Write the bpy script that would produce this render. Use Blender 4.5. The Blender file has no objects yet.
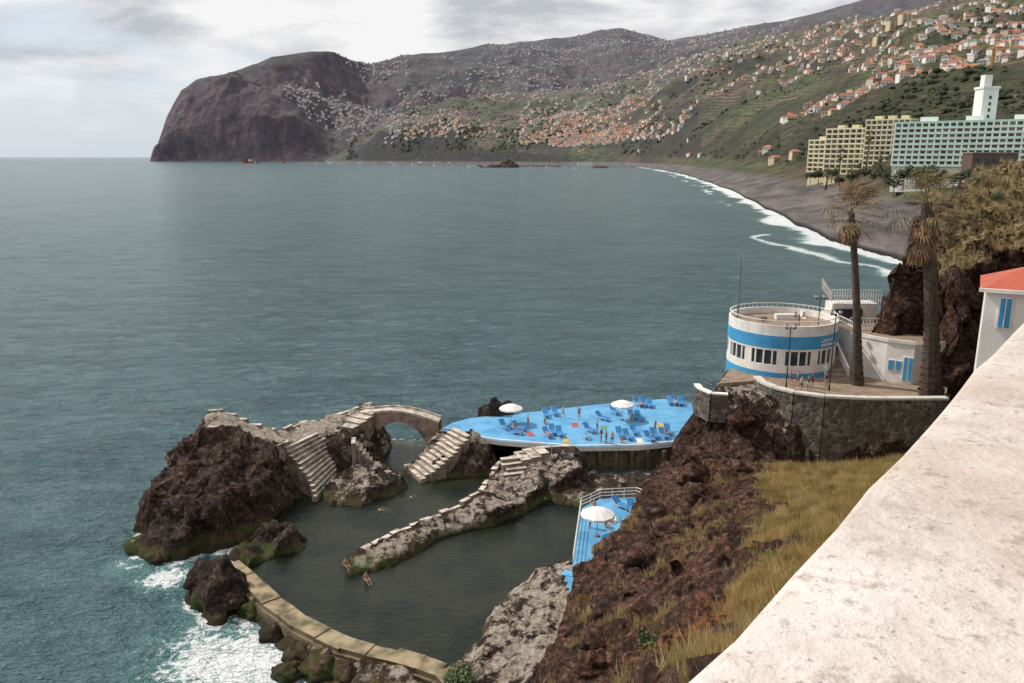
import bpy, math, random, numpy as np
from mathutils import Vector, Matrix
random.seed(7); rng=np.random.default_rng(7)
sc=bpy.context.scene
H=36.0; F=796.0; P=math.radians(13.05); CP,SP=math.cos(P),math.sin(P)
# survey helpers: world position of a feature measured in the photo, on a known level or at a known range
def at_z(u,v,z):
    dx=(u-512)/F; dy=(341.5-v)/F
    t=(z-H)/(-SP+dy*CP); return (dx*t,(CP+dy*SP)*t,z)
def at_y(u,v,y):
    dx=(u-512)/F; dy=(341.5-v)/F
    t=y/(CP+dy*SP); return (dx*t,y,H+(-SP+dy*CP)*t)
# ------------------------------------------------------------ noise
def _h(a,b,c):
    n=(a*374761393+b*668265263+c*1274126177)&0xffffffff
    n=((n^(n>>13))*1103515245)&0xffffffff
    n=((n^(n>>15))*668265263)&0xffffffff
    return ((n>>8)&0xffff)/65535.0
def vn(x,y,z):
    x=np.asarray(x,float);y=np.asarray(y,float);z=np.asarray(z,float)+0*x
    ix=np.floor(x).astype(np.int64);iy=np.floor(y).astype(np.int64);iz=np.floor(z).astype(np.int64)
    fx=x-ix;fy=y-iy;fz=z-iz
    fx=fx*fx*(3-2*fx);fy=fy*fy*(3-2*fy);fz=fz*fz*(3-2*fz)
    r=0
    for a in (0,1):
        for b in (0,1):
            for c in (0,1):
                w=(fx if a else 1-fx)*(fy if b else 1-fy)*(fz if c else 1-fz)
                r=r+w*_h(ix+a,iy+b,iz+c)
    return r*2-1
def fbm(x,y,z=0.0,o=4):
    s=0;a=.5;f=1
    for i in range(o):
        s=s+a*vn(x*f+17.3*i,y*f-9.1*i,np.asarray(z)*f+3.7*i); a*=.5;f*=2.03
    return s
def ridged(x,y,z=0.0,o=4):
    s=0;a=.5;f=1
    for i in range(o):
        s=s+a*(1-2*np.abs(vn(x*f+7.3*i,y*f+19.1*i,np.asarray(z)*f+5.7*i))); a*=.5;f*=2.03
    return s
def sstep(a,b,x):
    t=np.clip((x-a)/(b-a),0,1); return t*t*(3-2*t)
# ------------------------------------------------------------ materials
class NT:
    def __init__(s,name):
        s.m=bpy.data.materials.new(name); s.m.use_nodes=True; s.t=s.m.node_tree
        s.b=s.t.nodes['Principled BSDF']; s.out=s.t.nodes['Material Output']
    def n(s,typ,**k):
        q=s.t.nodes.new(typ)
        for a,b in k.items(): setattr(q,a,b)
        return q
    def l(s,a,b): s.t.links.new(a,b)
    def pos(s):
        if not hasattr(s,'_p'): s._p=s.n('ShaderNodeNewGeometry')
        return s._p.outputs['Position']
    def mapped(s,sx,sy,sz,rot=0):
        m=s.n('ShaderNodeMapping'); m.inputs['Scale'].default_value=(sx,sy,sz); m.inputs['Rotation'].default_value=(0,0,rot)
        s.l(s.pos(),m.inputs['Vector']); return m.outputs[0]
    def noise(s,scale,detail=4,rough=.55,vec=None,dist=0):
        q=s.n('ShaderNodeTexNoise'); q.inputs['Scale'].default_value=scale; q.inputs['Detail'].default_value=detail
        q.inputs['Roughness'].default_value=rough; q.inputs['Distortion'].default_value=dist
        s.l(vec if vec else s.pos(),q.inputs['Vector']); return q.outputs['Fac']
    def ramp(s,f,stops,interp='LINEAR'):
        q=s.n('ShaderNodeValToRGB'); e=q.color_ramp.elements; q.color_ramp.interpolation=interp
        while len(e)<len(stops): e.new(.5)
        for i,(p,c) in enumerate(stops):
            e[i].position=p
            if isinstance(c,(int,float)): c=(c,c,c)
            e[i].color=(*c,1)
        s.l(f,q.inputs[0]); return q.outputs[0]
    def mix(s,f,a,b,mode='MIX'):
        q=s.n('ShaderNodeMix',data_type='RGBA',blend_type=mode)
        for i,x in ((0,f),(6,a),(7,b)):
            if isinstance(x,(int,float)): q.inputs[i].default_value=x
            elif isinstance(x,tuple): q.inputs[i].default_value=(*x,1)
            else: s.l(x,q.inputs[i])
        return q.outputs[2]
    def math(s,op,a,b=0.0,clamp=False):
        q=s.n('ShaderNodeMath',operation=op,use_clamp=clamp)
        for i,x in ((0,a),(1,b)):
            if isinstance(x,(int,float)): q.inputs[i].default_value=x
            else: s.l(x,q.inputs[i])
        return q.outputs[0]
    def bump(s,h,strength=.5,dist=.1,prev=None):
        q=s.n('ShaderNodeBump'); q.inputs['Strength'].default_value=strength; q.inputs['Distance'].default_value=dist
        s.l(h,q.inputs['Height'])
        if prev: s.l(prev,q.inputs['Normal'])
        s.l(q.outputs[0],s.b.inputs['Normal']); return q.outputs[0]
    def col(s,c): 
        if isinstance(c,tuple): s.b.inputs['Base Color'].default_value=(*c,1)
        else: s.l(c,s.b.inputs['Base Color'])
    def set(s,rough=.7,metal=0,spec=None):
        s.b.inputs['Roughness'].default_value=rough; s.b.inputs['Metallic'].default_value=metal
        if spec is not None: s.b.inputs['Specular IOR Level'].default_value=spec
_mc={}
def M(name,c1,c2=None,scale=1.5,rough=.7,bump=0,bs=6,metal=0):
    if name in _mc: return _mc[name]
    t=NT(name)
    if c2 is None: c2=tuple(x*.72 for x in c1)
    f=t.noise(scale,2,.65); t.col(t.ramp(f,[(.35,c2),(.6,c1)])); t.set(rough,metal)
    if bump: t.bump(t.noise(bs,2),bump,.05)
    _mc[name]=t.m; return t.m
# ------------------------------------------------------------ mesh builder
class MB:
    def __init__(s): s.v=[];s.f=[];s.m=[];s.T=Matrix.Identity(4)
    def add(s,vs,fs,mi):
        o=len(s.v)
        for p in vs: s.v.append(tuple(s.T@Vector(p)))
        for f in fs: s.f.append(tuple(i+o for i in f)); s.m.append(mi)
    def box(s,c,d,mi,rz=0,mt=None):
        x,y,z=d[0]/2,d[1]/2,d[2]/2; ca,sa=math.cos(rz),math.sin(rz)
        vs=[]
        for a in(-x,x):
            for b in(-y,y):
                for e in(-z,z): vs.append((c[0]+a*ca-b*sa,c[1]+a*sa+b*ca,c[2]+e))
        # last face is +x; the top is (1,5,7,3)
        s.add(vs,[(0,1,3,2),(4,6,7,5),(0,4,5,1),(2,3,7,6),(0,2,6,4),(1,5,7,3)],mi)
        if mt is not None: s.m[-1]=mt
    def cyl(s,p0,p1,r0,r1,n,mi,caps=True):
        p0=Vector(p0);p1=Vector(p1);d=(p1-p0).normalized()
        a=d.orthogonal().normalized();b=d.cross(a)
        vs=[];
        for p,r in((p0,r0),(p1,r1)):
            for i in range(n):
                t=2*math.pi*i/n; vs.append(p+(a*math.cos(t)+b*math.sin(t))*r)
        fs=[(i,(i+1)%n,n+(i+1)%n,n+i) for i in range(n)]
        if caps: fs+= [tuple(range(n))[::-1],tuple(range(n,2*n))]
        s.add(vs,fs,mi)
    def prism(s,poly,z0,z1,mi,mtop=None):
        n=len(poly); vs=[(p[0],p[1],z0) for p in poly]+[(p[0],p[1],z1) for p in poly]
        s.add(vs,[(i,(i+1)%n,n+(i+1)%n,n+i) for i in range(n)]+[tuple(range(n))[::-1]],mi)
        s.add([(p[0],p[1],z1) for p in poly],[tuple(range(n))],mi if mtop is None else mtop)
    def ball(s,c,r,mi,n=8,sz=1.0):
        vs=[];fs=[]
        k=n//2
        for j in range(k+1):
            ph=math.pi*j/k
            for i in range(n):
                th=2*math.pi*i/n; vs.append((c[0]+r*math.sin(ph)*math.cos(th),c[1]+r*math.sin(ph)*math.sin(th),c[2]+r*sz*math.cos(ph)))
        for j in range(k):
            for i in range(n): fs.append((j*n+i,j*n+(i+1)%n,(j+1)*n+(i+1)%n,(j+1)*n+i))
        s.add(vs,fs,mi)
    def mesh(s,name,mats,smooth=False):
        me=bpy.data.meshes.new(name); me.from_pydata(s.v,[],s.f)
        for m in mats: me.materials.append(m)
        me.polygons.foreach_set('material_index',s.m)
        if smooth: me.polygons.foreach_set('use_smooth',[True]*len(s.f))
        me.update(); return me
    def build(s,name,mats,smooth=False,loc=(0,0,0),rz=0,scale=1):
        return place(s.mesh(name,mats,smooth),name,loc,rz,scale)
def place(me,name,loc=(0,0,0),rz=0,scale=1):
    o=bpy.data.objects.new(name,me); sc.collection.objects.link(o); o.location=loc; o.rotation_euler=(0,0,rz)
    o.scale=(scale,)*3; return o
def gridmesh(name,X,Y,Z,mat,keep=None,smooth=True,attrs=None):
    r,c=X.shape; V=np.stack([X.ravel(),Y.ravel(),Z.ravel()],1)
    idx=np.arange(r*c).reshape(r,c)
    Q=np.stack([idx[:-1,:-1],idx[:-1,1:],idx[1:,1:],idx[1:,:-1]],-1)
    Q=Q[keep] if keep is not None else Q.reshape(-1,4)
    me=bpy.data.meshes.new(name)
    me.vertices.add(len(V)); me.vertices.foreach_set('co',V.ravel().astype(np.float32))
    nf=len(Q); me.loops.add(nf*4); me.loops.foreach_set('vertex_index',Q.ravel().astype(np.int32))
    me.polygons.add(nf); me.polygons.foreach_set('loop_start',np.arange(0,nf*4,4,dtype=np.int32))
    me.polygons.foreach_set('loop_total',np.full(nf,4,dtype=np.int32))
    me.polygons.foreach_set('use_smooth',np.full(nf,smooth)); me.update(calc_edges=True); me.validate()
    for k,a in (attrs or {}).items():
        if a.ndim==3:
            at=me.attributes.new(k,'FLOAT_COLOR','POINT'); d=np.ones((r*c,4),np.float32); d[:,:a.shape[2]]=a.reshape(r*c,-1); at.data.foreach_set('color',d.ravel())
        else:
            at=me.attributes.new(k,'FLOAT','POINT'); at.data.foreach_set('value',a.ravel().astype(np.float32))
    me.materials.append(mat); return place(me,name)
# ------------------------------------------------------------ near terrain features
FE=[]
def feat(pts,slope=2,amp=1,pale=0,grass=0,red=0,raw=False,extra=()):
    P3=[p if raw else at_z(*p) for p in pts]; E3=[p if raw else at_z(*p) for p in extra]
    FE.append(dict(p=np.array(P3,float),e=np.array(P3+E3,float),slope=slope,amp=amp,pale=pale,grass=grass,red=red))
POOL=[(250,575),(278,515),(300,470),(350,445),(375,440),(430,440),(500,450),(560,480),(600,500),(600,560),(560,640),(440,668),(345,642),(300,620)]
feat([(u,v,-0.7) for u,v in POOL],2,.5,.42)
# big sea rock on the left
feat([(165,465,5.2),(184,440,6.8),(205,432,7.6),(240,430,7),(270,444,6),(283,465,4.5),(262,482,4),(218,500,4.5),(175,503,4),(152,493,3.8)],2.6,1.9,.0,0,.25)
feat([(155,522,2.2),(190,522,2.6),(182,542,1.8),(145,540,1.6)],2.2,1.4)
feat([(238,538,1.6),(275,522,2.2),(300,530,1.8),(288,545,1.4),(250,556,1.4)],1.8,1.2)
feat([(200,562,3.2),(222,554,3.6),(236,578,2.4),(217,593,2.2),(194,580,1.6)],2.6,1.2)
# pale walkway over rocks and cascade of steps
feat([(204,414,8.6),(222,412,8.6),(245,423,7.2),(275,431,6.2),(300,425,5.6),(345,413,5.2),(372,403,5.2),(372,416,5),(345,430,4.6),(300,441,5.0),(272,447,5.8),(240,437,6.6),(212,429,7.6)],2.5,.6,.8)
feat([(285,446,4.6),(318,440,4.2),(338,455,2.2),(352,470,1.0),(318,484,1.0),(285,478,1.8),(280,460,3.6)],2.5,.3,.6)
feat([(318,430,5),(362,422,4.8),(372,440,3.6),(350,452,3),(330,446,4)],2.5,1.2,.1)
feat([(438,432,3.9),(474,430,3.9),(492,446,2.2),(470,462,1.0),(432,474,.7),(400,474,.7),(425,452,2.2)],2.5,.35,.6)
feat([(468,440,3.8),(492,452,3),(478,468,1.6),(440,470,1.4),(436,462,2.2)],2.2,1.1,.1)
feat([(325,484,1.4),(345,470,2.4),(372,465,2.4),(398,470,1.6),(402,480,1.4),(362,494,1.4),(332,500,1.1)],1.8,1.0,.4)
# divider between the pools
feat([(575,446,3.4),(580,470,2.8),(545,480,2.4),(525,503,1.6),(495,516,1.4),(440,531,1.2),(385,562,1.2),(350,569,1.0),(348,558,1.2),(398,535,1.4),(448,514,1.6),(478,496,2.2),(498,466,3.0),(530,452,3.2)],2.2,.9,.5)
feat([(548,476,1.6),(655,474,1.2),(655,500,1.2),(590,507,.9),(552,500,.8)],2.5,.8,.2)
# pale rock, lower right of the pool
feat([(505,598,1.1),(530,577,1.6),(568,560,2.6),(590,600,3.6),(570,650,3.6),(500,690,2.4),(440,680,1.2),(478,640,.9)],1.2,1.0,.55,0,.3)
# ledges outside the sea wall
feat([(255,592,.9),(300,636,1.0),(350,660,1.2),(430,683,1.4),(430,705,1.2),(330,690,.4),(285,650,.3),(245,610,.2)],1.4,.8,.4,0,.5)
# rock that carries the blue deck
feat([(452,432,2.3),(475,421,2.3),(540,412,2.3),(620,404,2.3),(688,404,2.3),(694,438,2.3),(640,441,2.3),(500,436,2.3)],4,.3)
feat([(476,410,3.6),(490,400,5.0),(508,403,4.4),(505,412,3)],2.5,1)
# rocks between deck and terrace
feat([(700,398,9.5),(722,390,11),(745,400,10.6),(765,420,9.4),(768,445,7),(772,475,5.4),(700,482,5.4),(655,476,4.4),(668,458,4),(698,446,4.6)],2.8,1.7,0,0,.45)
# lido terrace
feat([(716,385,12),(758,394,12),(800,401,12),(870,406,12),(945,406,12),(960,375,12),(920,345,12),(840,345,12),(738,354,12)],7,0,.5)
# hillside below the promenade
feat([(650,478,6),(700,474,6.6),(760,466,4.8),(830,470,4),(880,458,4.6),(960,452,8),(985,560,28),(860,683,33),(760,700,31),(690,700,25),(620,705,17),(558,705,11.5),(580,625,9.5),(590,565,8),(640,512,6.5)],3,1.4,0,.0,1,
     extra=[(730,500,9.5),(850,500,12.5),(800,560,19),(740,640,25),(650,600,13),(700,560,12.5),(780,500,9.6)])
# cliff behind the palms
cl_=[at_z(u,v,z) for u,v,z in [(903,266,24.2),(913,236,27.4),(943,213,29.8),(975,193,31.2),(1010,168,34.6)]]+[at_y(1060,150,118),at_y(1230,140,118),at_y(1230,300,82),at_z(1000,255,25.5),at_z(960,268,24.5),at_z(930,280,22.6)]
feat(cl_,3.6,2.6,0,.5,.65,raw=True)
ex,ey=.632,.775; nx,ny=.775,-.632
def prom(s,o): return (.247+ex*s+nx*o,.953+ey*s+ny*o)
feat([(*prom(-12,.5),34.2),(*prom(110,.5),34.2),(*prom(110,60),34.2),(*prom(-12,60),34.2)],8,0,.6,raw=True)

def feval(f,X,Y):
    p=f['p'];n=len(p); best=np.full(X.shape,1e18);qx=X.copy();qy=Y.copy();ins=np.zeros(X.shape,bool)
    for i in range(n):
        ax,ay=p[i,0],p[i,1];bx,by=p[(i+1)%n,0],p[(i+1)%n,1]
        dx,dy=bx-ax,by-ay;L=dx*dx+dy*dy+1e-9
        t=np.clip(((X-ax)*dx+(Y-ay)*dy)/L,0,1);cx=ax+t*dx;cy=ay+t*dy
        d=(X-cx)**2+(Y-cy)**2;m=d<best;best=np.where(m,d,best);qx=np.where(m,cx,qx);qy=np.where(m,cy,qy)
        if abs(dy)>1e-9:
            c=((ay>Y)!=(by>Y))&(X<dx*(Y-ay)/dy+ax); ins^=c
    d=np.where(ins,0,np.sqrt(best)); qx=np.where(ins,X,qx);qy=np.where(ins,Y,qy)
    if 'w' not in f:
        e=f['e'];k=len(e);R=np.sqrt((e[:,None,0]-e[None,:,0])**2+(e[:,None,1]-e[None,:,1])**2)
        A=np.zeros((k+3,k+3));A[:k,:k]=R;A[:k,k]=1;A[:k,k+1:]=e[:,:2];A[k,:k]=1;A[k+1:,:k]=e[:,:2].T
        f['w']=np.linalg.lstsq(A,np.r_[e[:,2],0,0,0],rcond=None)[0]
    w=f['w'];e=f['e'];k=len(e);top=w[k]+w[k+1]*qx+w[k+2]*qy
    for i in range(k): top=top+w[i]*np.sqrt((qx-e[i,0])**2+(qy-e[i,1])**2)
    top=np.clip(top,e[:,2].min()-.5,e[:,2].max()+.5)
    return top,d,ins
def heights(X,Y):
    Z=np.full(X.shape,-4.0);A=np.zeros(X.shape);M3=np.zeros(X.shape+(3,))
    wob=fbm(X/5,Y/5,1.7,4)*1.4+fbm(X/1.3,Y/1.3,4.,3)*.5
    for f in FE:
        p=f['p'];mg=(p[:,2].max()+5)/f['slope']+3
        msk=(X>p[:,0].min()-mg)&(X<p[:,0].max()+mg)&(Y>p[:,1].min()-mg)&(Y<p[:,1].max()+mg)
        if not msk.any(): continue
        top,d,ins=feval(f,X[msk],Y[msk])
        dd=np.maximum(0,d+wob[msk]*min(1,f['amp'])*(d>0)*.7)
        h=top-f['slope']*dd
        cur=Z[msk];up=h>cur
        Z[msk]=np.where(up,h,cur)
        a=A[msk];amp=np.where(ins|(f['amp']==0)&(d<.3),f['amp'],max(f['amp'],.9));A[msk]=np.where(up,amp,a)
        m=M3[msk]
        for j,kk in enumerate(('pale','grass','red')):
            val=f[kk]*(np.where(ins,1,.35) if kk!='red' else 1)
            m[:,j]=np.where(up,val,m[:,j])
        M3[msk]=m
    return Z,A,M3
gx=np.r_[np.arange(-60,-2,.27),np.arange(-2,30,.16),np.arange(30,105,.34)];gy=np.r_[np.arange(3,12,.3),np.arange(12,62,.17),np.arange(62,100,.26),np.arange(100,140,.4)]
x0,x1,y0,y1=gx[0],gx[-1],gy[0],gy[-1]
X,Y=np.meshgrid(gx,gy); Z,A,MK=heights(X,Y)
def blur(a,n=1):
    for _ in range(n):
        b=a.copy(); b[1:-1]=(a[:-2]+2*a[1:-1]+a[2:])/4; a=b.copy(); a[:,1:-1]=(b[:,:-2]+2*b[:,1:-1]+b[:,2:])/4
    return a
A2=blur(A,2); MK=np.stack([blur(MK[...,j],3) for j in range(3)],-1)
hill=(MK[...,2]>.8)
gn=fbm(X/6,Y/6,9.,4)+.5*fbm(X/1.5,Y/1.5,2.,3)
# dry grass grows on the upper, gentler ground: east of a line running down the hill
LA=np.array(at_z(730,495,9.5)[:2]);LB=np.array(at_z(732,640,24)[:2]);dl=(LB-LA)/np.linalg.norm(LB-LA)
side=(X-LA[0])*(-dl[1])+(Y-LA[1])*dl[0]
if ((at_z(850,500,13)[0]-LA[0])*(-dl[1])+(at_z(850,500,13)[1]-LA[1])*dl[0])<0: side=-side
gm=sstep(-.5,2.0,side+gn*7)*hill
MK[...,1]=np.maximum(MK[...,1],gm)
amp=A2*(1-.62*gm)
bil=-ridged(X/1.5,Y/1.5,Z/1.6,3)
Zd=Z+amp*(ridged(X/4.5,Y/4.5,Z/5,4)*.9+fbm(X/1.4,Y/1.4,Z/1.5,3)*.6+bil*.5)*.9
jx=amp*(fbm(X/1.6,Y/1.6,Z/1.6,4)*.85); jy=amp*(fbm(X/1.6+40,Y/1.6+9,Z/1.6+5,4)*.85)
Xd=X+jx;Yd=Y+jy
keep=np.maximum.reduce([Z[:-1,:-1],Z[1:,:-1],Z[:-1,1:],Z[1:,1:]])>-3.6

t=NT('coastal_rock'); at=t.n('ShaderNodeAttribute',attribute_name='mask'); sp=t.n('ShaderNodeSeparateColor'); t.l(at.outputs['Color'],sp.inputs[0])
big=t.noise(.35,3,.65);fine=t.noise(2.4,5,.75);pn=t.noise(.8,5,.74)
rock=t.ramp(fine,[(.34,(.007,.005,.005)),(.47,(.034,.021,.017)),(.58,(.09,.060,.049)),(.68,(.22,.165,.14))])
red=t.ramp(fine,[(.34,(.012,.006,.005)),(.46,(.062,.028,.018)),(.57,(.165,.080,.052)),(.70,(.33,.21,.155))])
redf=t.math('MULTIPLY',sp.outputs[2],t.ramp(big,[(.34,.35),(.52,1)]),True)
c=t.mix(redf,rock,red)
c=t.mix(1.0,c,t.ramp(pn,[(.36,(.38,.36,.37)),(.5,(.95,.93,.93)),(.62,(1.4,1.32,1.25))]),'MULTIPLY')
palec=t.ramp(fine,[(.3,(.13,.095,.072)),(.44,(.36,.29,.23)),(.6,(.57,.50,.425)),(.72,(.72,.66,.58))])
ps=t.math('ADD',sp.outputs[0],t.math('MULTIPLY',t.math('SUBTRACT',pn,.5),2.6))
c=t.mix(t.ramp(ps,[(.36,0),(.56,1)]),c,palec)
grc=t.ramp(fine,[(.32,(.12,.092,.034)),(.48,(.33,.245,.105)),(.66,(.52,.41,.21))])
grc=t.mix(t.ramp(pn,[(.48,0),(.64,.6)]),grc,(.11,.12,.035))
gs=t.math('ADD',sp.outputs[1],t.math('MULTIPLY',t.math('SUBTRACT',fine,.5),.9))
c=t.mix(t.ramp(gs,[(.42,0),(.6,1)]),c,grc)
sx=t.n('ShaderNodeSeparateXYZ'); t.l(t.pos(),sx.inputs[0])
op=at_z(705,608,18)
vd=t.n('ShaderNodeVectorMath',operation='DISTANCE'); t.l(t.pos(),vd.inputs[0]); vd.inputs[1].default_value=op
om=t.math('MULTIPLY',t.ramp(t.math('DIVIDE',vd.outputs['Value'],5.0),[(.25,1),(.95,0)]),t.ramp(fine,[(.45,0),(.56,.85)]))
c=t.mix(om,c,(.42,.15,.045))
q=t.n('ShaderNodeMapRange'); t.l(t.math('ADD',sx.outputs[2],t.math('MULTIPLY',pn,1.5)),q.inputs[0]); q.inputs[1].default_value=1.35;q.inputs[2].default_value=2.25;q.inputs[3].default_value=1;q.inputs[4].default_value=0
alg=t.ramp(big,[(.4,(.055,.045,.018)),(.50,(.15,.115,.04)),(.58,(.07,.13,.018))])
c=t.mix(t.math('MULTIPLY',q.outputs[0],.85),c,alg)
q2=t.n('ShaderNodeMapRange'); t.l(sx.outputs[2],q2.inputs[0]); q2.inputs[1].default_value=.35;q2.inputs[2].default_value=.9;q2.inputs[3].default_value=.75;q2.inputs[4].default_value=0
dark_=t.math('MULTIPLY',q2.outputs[0],t.ramp(sx.outputs[2],[(0,1),(.02,1)]))
c=t.mix(dark_,c,(.03,.026,.014))
t.col(c); t.set(.85,0,.25)
hh_=t.math('ADD',t.math('MULTIPLY',t.noise(1.3,6,.78),1.0),t.math('MULTIPLY',fine,.25)); t.bump(hh_,1.0,.75)
rockmat=t.m
gridmesh('coastal_rock_terrain',Xd,Yd,Zd,rockmat,keep,True,{'mask':MK})
def ground(x,y):
    i=int(np.clip(np.searchsorted(gy,y),0,len(gy)-1));j=int(np.clip(np.searchsorted(gx,x),0,len(gx)-1)); return Zd[i,j]

# ------------------------------------------------------------ far coast lofts
def loft(rows,us,sub,amps,scale,seed):
    vs=[];ys=[]
    for r in rows:
        k=sorted(r); 
        vs.append(np.interp(us,k,[r[q][0] for q in k])); ys.append(np.interp(us,k,[r[q][1] for q in k]))
    R=[];
    for i in range(len(rows)-1):
        for j in range(sub[i]): R.append((i,j/sub[i]))
    R.append((len(rows)-2,1.0))
    Xs=[];Ys=[];Zs=[];Rp=[]
    rx=[at_y(us,vs[i],ys[i]) for i in range(len(rows))]
    for i,f in R:
        a=rx[i];b=rx[i+1]; Xs.append(a[0]*(1-f)+b[0]*f);Ys.append(a[1]*(1-f)+b[1]*f);Zs.append(a[2]*(1-f)+b[2]*f);Rp.append(i+f)
    X=np.array(Xs);Y=np.array(Ys);Z=np.array(Zs);Rp=np.array(Rp)
    for _ in range(3):
        Zn=Z.copy();Zn[3:-3]=(Z[1:-5]+2*Z[2:-4]+3*Z[3:-3]+2*Z[4:-2]+Z[5:-1])/9;w_=(Rp>2.2)[:,None];Z=np.where(w_,Zn,Z)
    am=np.interp(Rp,range(len(rows)),amps)[:,None]
    n=ridged(X/scale,Y/scale*.8,seed,6)*1.0+fbm(X/scale*2.1,Y/scale*2.1,seed+3,5)*.8
    Z=Z+am*n*np.minimum(1,np.maximum(Z,0)/90.)
    return X,Y,Z,Rp
def shore(pts): 
    return {u:(v,at_z(u,v,0)[1]) for u,v in pts}
SH=[(325,163.3),(420,164),(500,164.8),(560,165.5),(610,166),(640,167.2),(670,172),(700,180),(720,187),(745,198),(765,209),(795,225),(830,241),(870,252),(905,262),(960,272),(1200,300)]
r0=shore(SH)
rm={u:(v+3,at_z(u,v+1.5,-6)[1]*.985) for u,v in SH}
r1={325:(163,4760),420:(163.2,4360),500:(163.8,3880),560:(164,3620),610:(164,3460),640:(164.5,3150),670:(165.5,2400),700:(168,1750),745:(172,1150),780:(178,850),820:(186,640),860:(197,480),905:(215,400),1000:(225,360),1200:(235,330)}
r2={325:(162.5,4780),420:(152,4420),500:(150,3930),560:(153,3680),610:(154,3560),640:(156,3300),670:(158,2700),700:(160,2100),745:(163,1500),780:(167,1100),820:(173,800),860:(177,600),905:(178,480),1000:(172,430),1200:(170,400)}
r3={325:(162,4800),350:(156,4750),380:(136,4700),450:(129,4400),520:(131,4150),560:(136,4000),610:(136,3850),650:(124,3700),700:(114,2900),780:(104,2200),850:(98,1600),900:(102,1100),1000:(100,900),1200:(95,800)}
r4={325:(161.5,4850),350:(155,4900),380:(128,5200),450:(114,5300),520:(110,5100),560:(110,4950),610:(106,4700),650:(99,4500),700:(84,3800),780:(74,3200),850:(60,2600),900:(56,2100),1000:(48,1700),1200:(36,1500)}
r5={325:(161,4900),350:(154,5000),380:(124,5800),450:(104,6100),520:(97,6100),560:(92,6000),610:(85,5900),650:(74,5700),700:(58,5200),780:(41,4500),850:(28,4000),900:(18,3500),960:(5,3000),1024:(-9,2800),1200:(-40,2600)}
r6={u:(v+6,y*1.25) for u,(v,y) in r5.items()}
us=np.arange(325,1200,1.5)
CX,CY,CZ,CR=loft([rm,r0,r1,r2,r3,r4,r5,r6],us,[2,10,10,28,32,28,4],[0,0,1,14,50,85,40,30],420,2.2)
f0={150:(161.5,6600),300:(161.7,6500),500:(161.8,6400),1200:(162,6300)}
fm={k:(v+2,y-60) for k,(v,y) in f0.items()}
f1={150:(161.4,6620),158:(150,6640),168:(138,6660),190:(132,6700),240:(134,6700),270:(128,6650),300:(128,6680),335:(142,6800),400:(143,6900),600:(138,6900),1200:(130,6900)}
f2={150:(161.3,6640),158:(145,6700),168:(118,6760),182:(96,6900),225:(88,6980),280:(94,7200),330:(110,7600),400:(108,7800),480:(100,8000),600:(86,8300),800:(60,8000),1200:(10,7500)}
f3={150:(161.2,6660),157:(144,6800),166:(116,7000),181:(92,7200),195:(83,7300),225:(75,7400),258:(65,7650),272:(58,7700),300:(54,7900),334:(52,8100),350:(59,8400),370:(65,8700),385:(61,8900),400:(57,9200),440:(52,9500),480:(46,9800),520:(43,10100),560:(39,10400),585:(36,10500),600:(31,10600),622:(29,10600),640:(34,10600),652:(37,10500),668:(41,10400),700:(35,10200),740:(29,9800),780:(21,9600),820:(13,9500),850:(5,9400),900:(-10,9400),1200:(-60,9400)}
f4={u:(v+12,y*1.15) for u,(v,y) in f3.items()}
us2=np.arange(150,1200,1.4)
FX,FY,FZ,FR=loft([fm,f0,f1,f2,f3,f4],us2,[1,26,34,38,3],[0,0,130,200,26,20],800,8.1)
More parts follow.
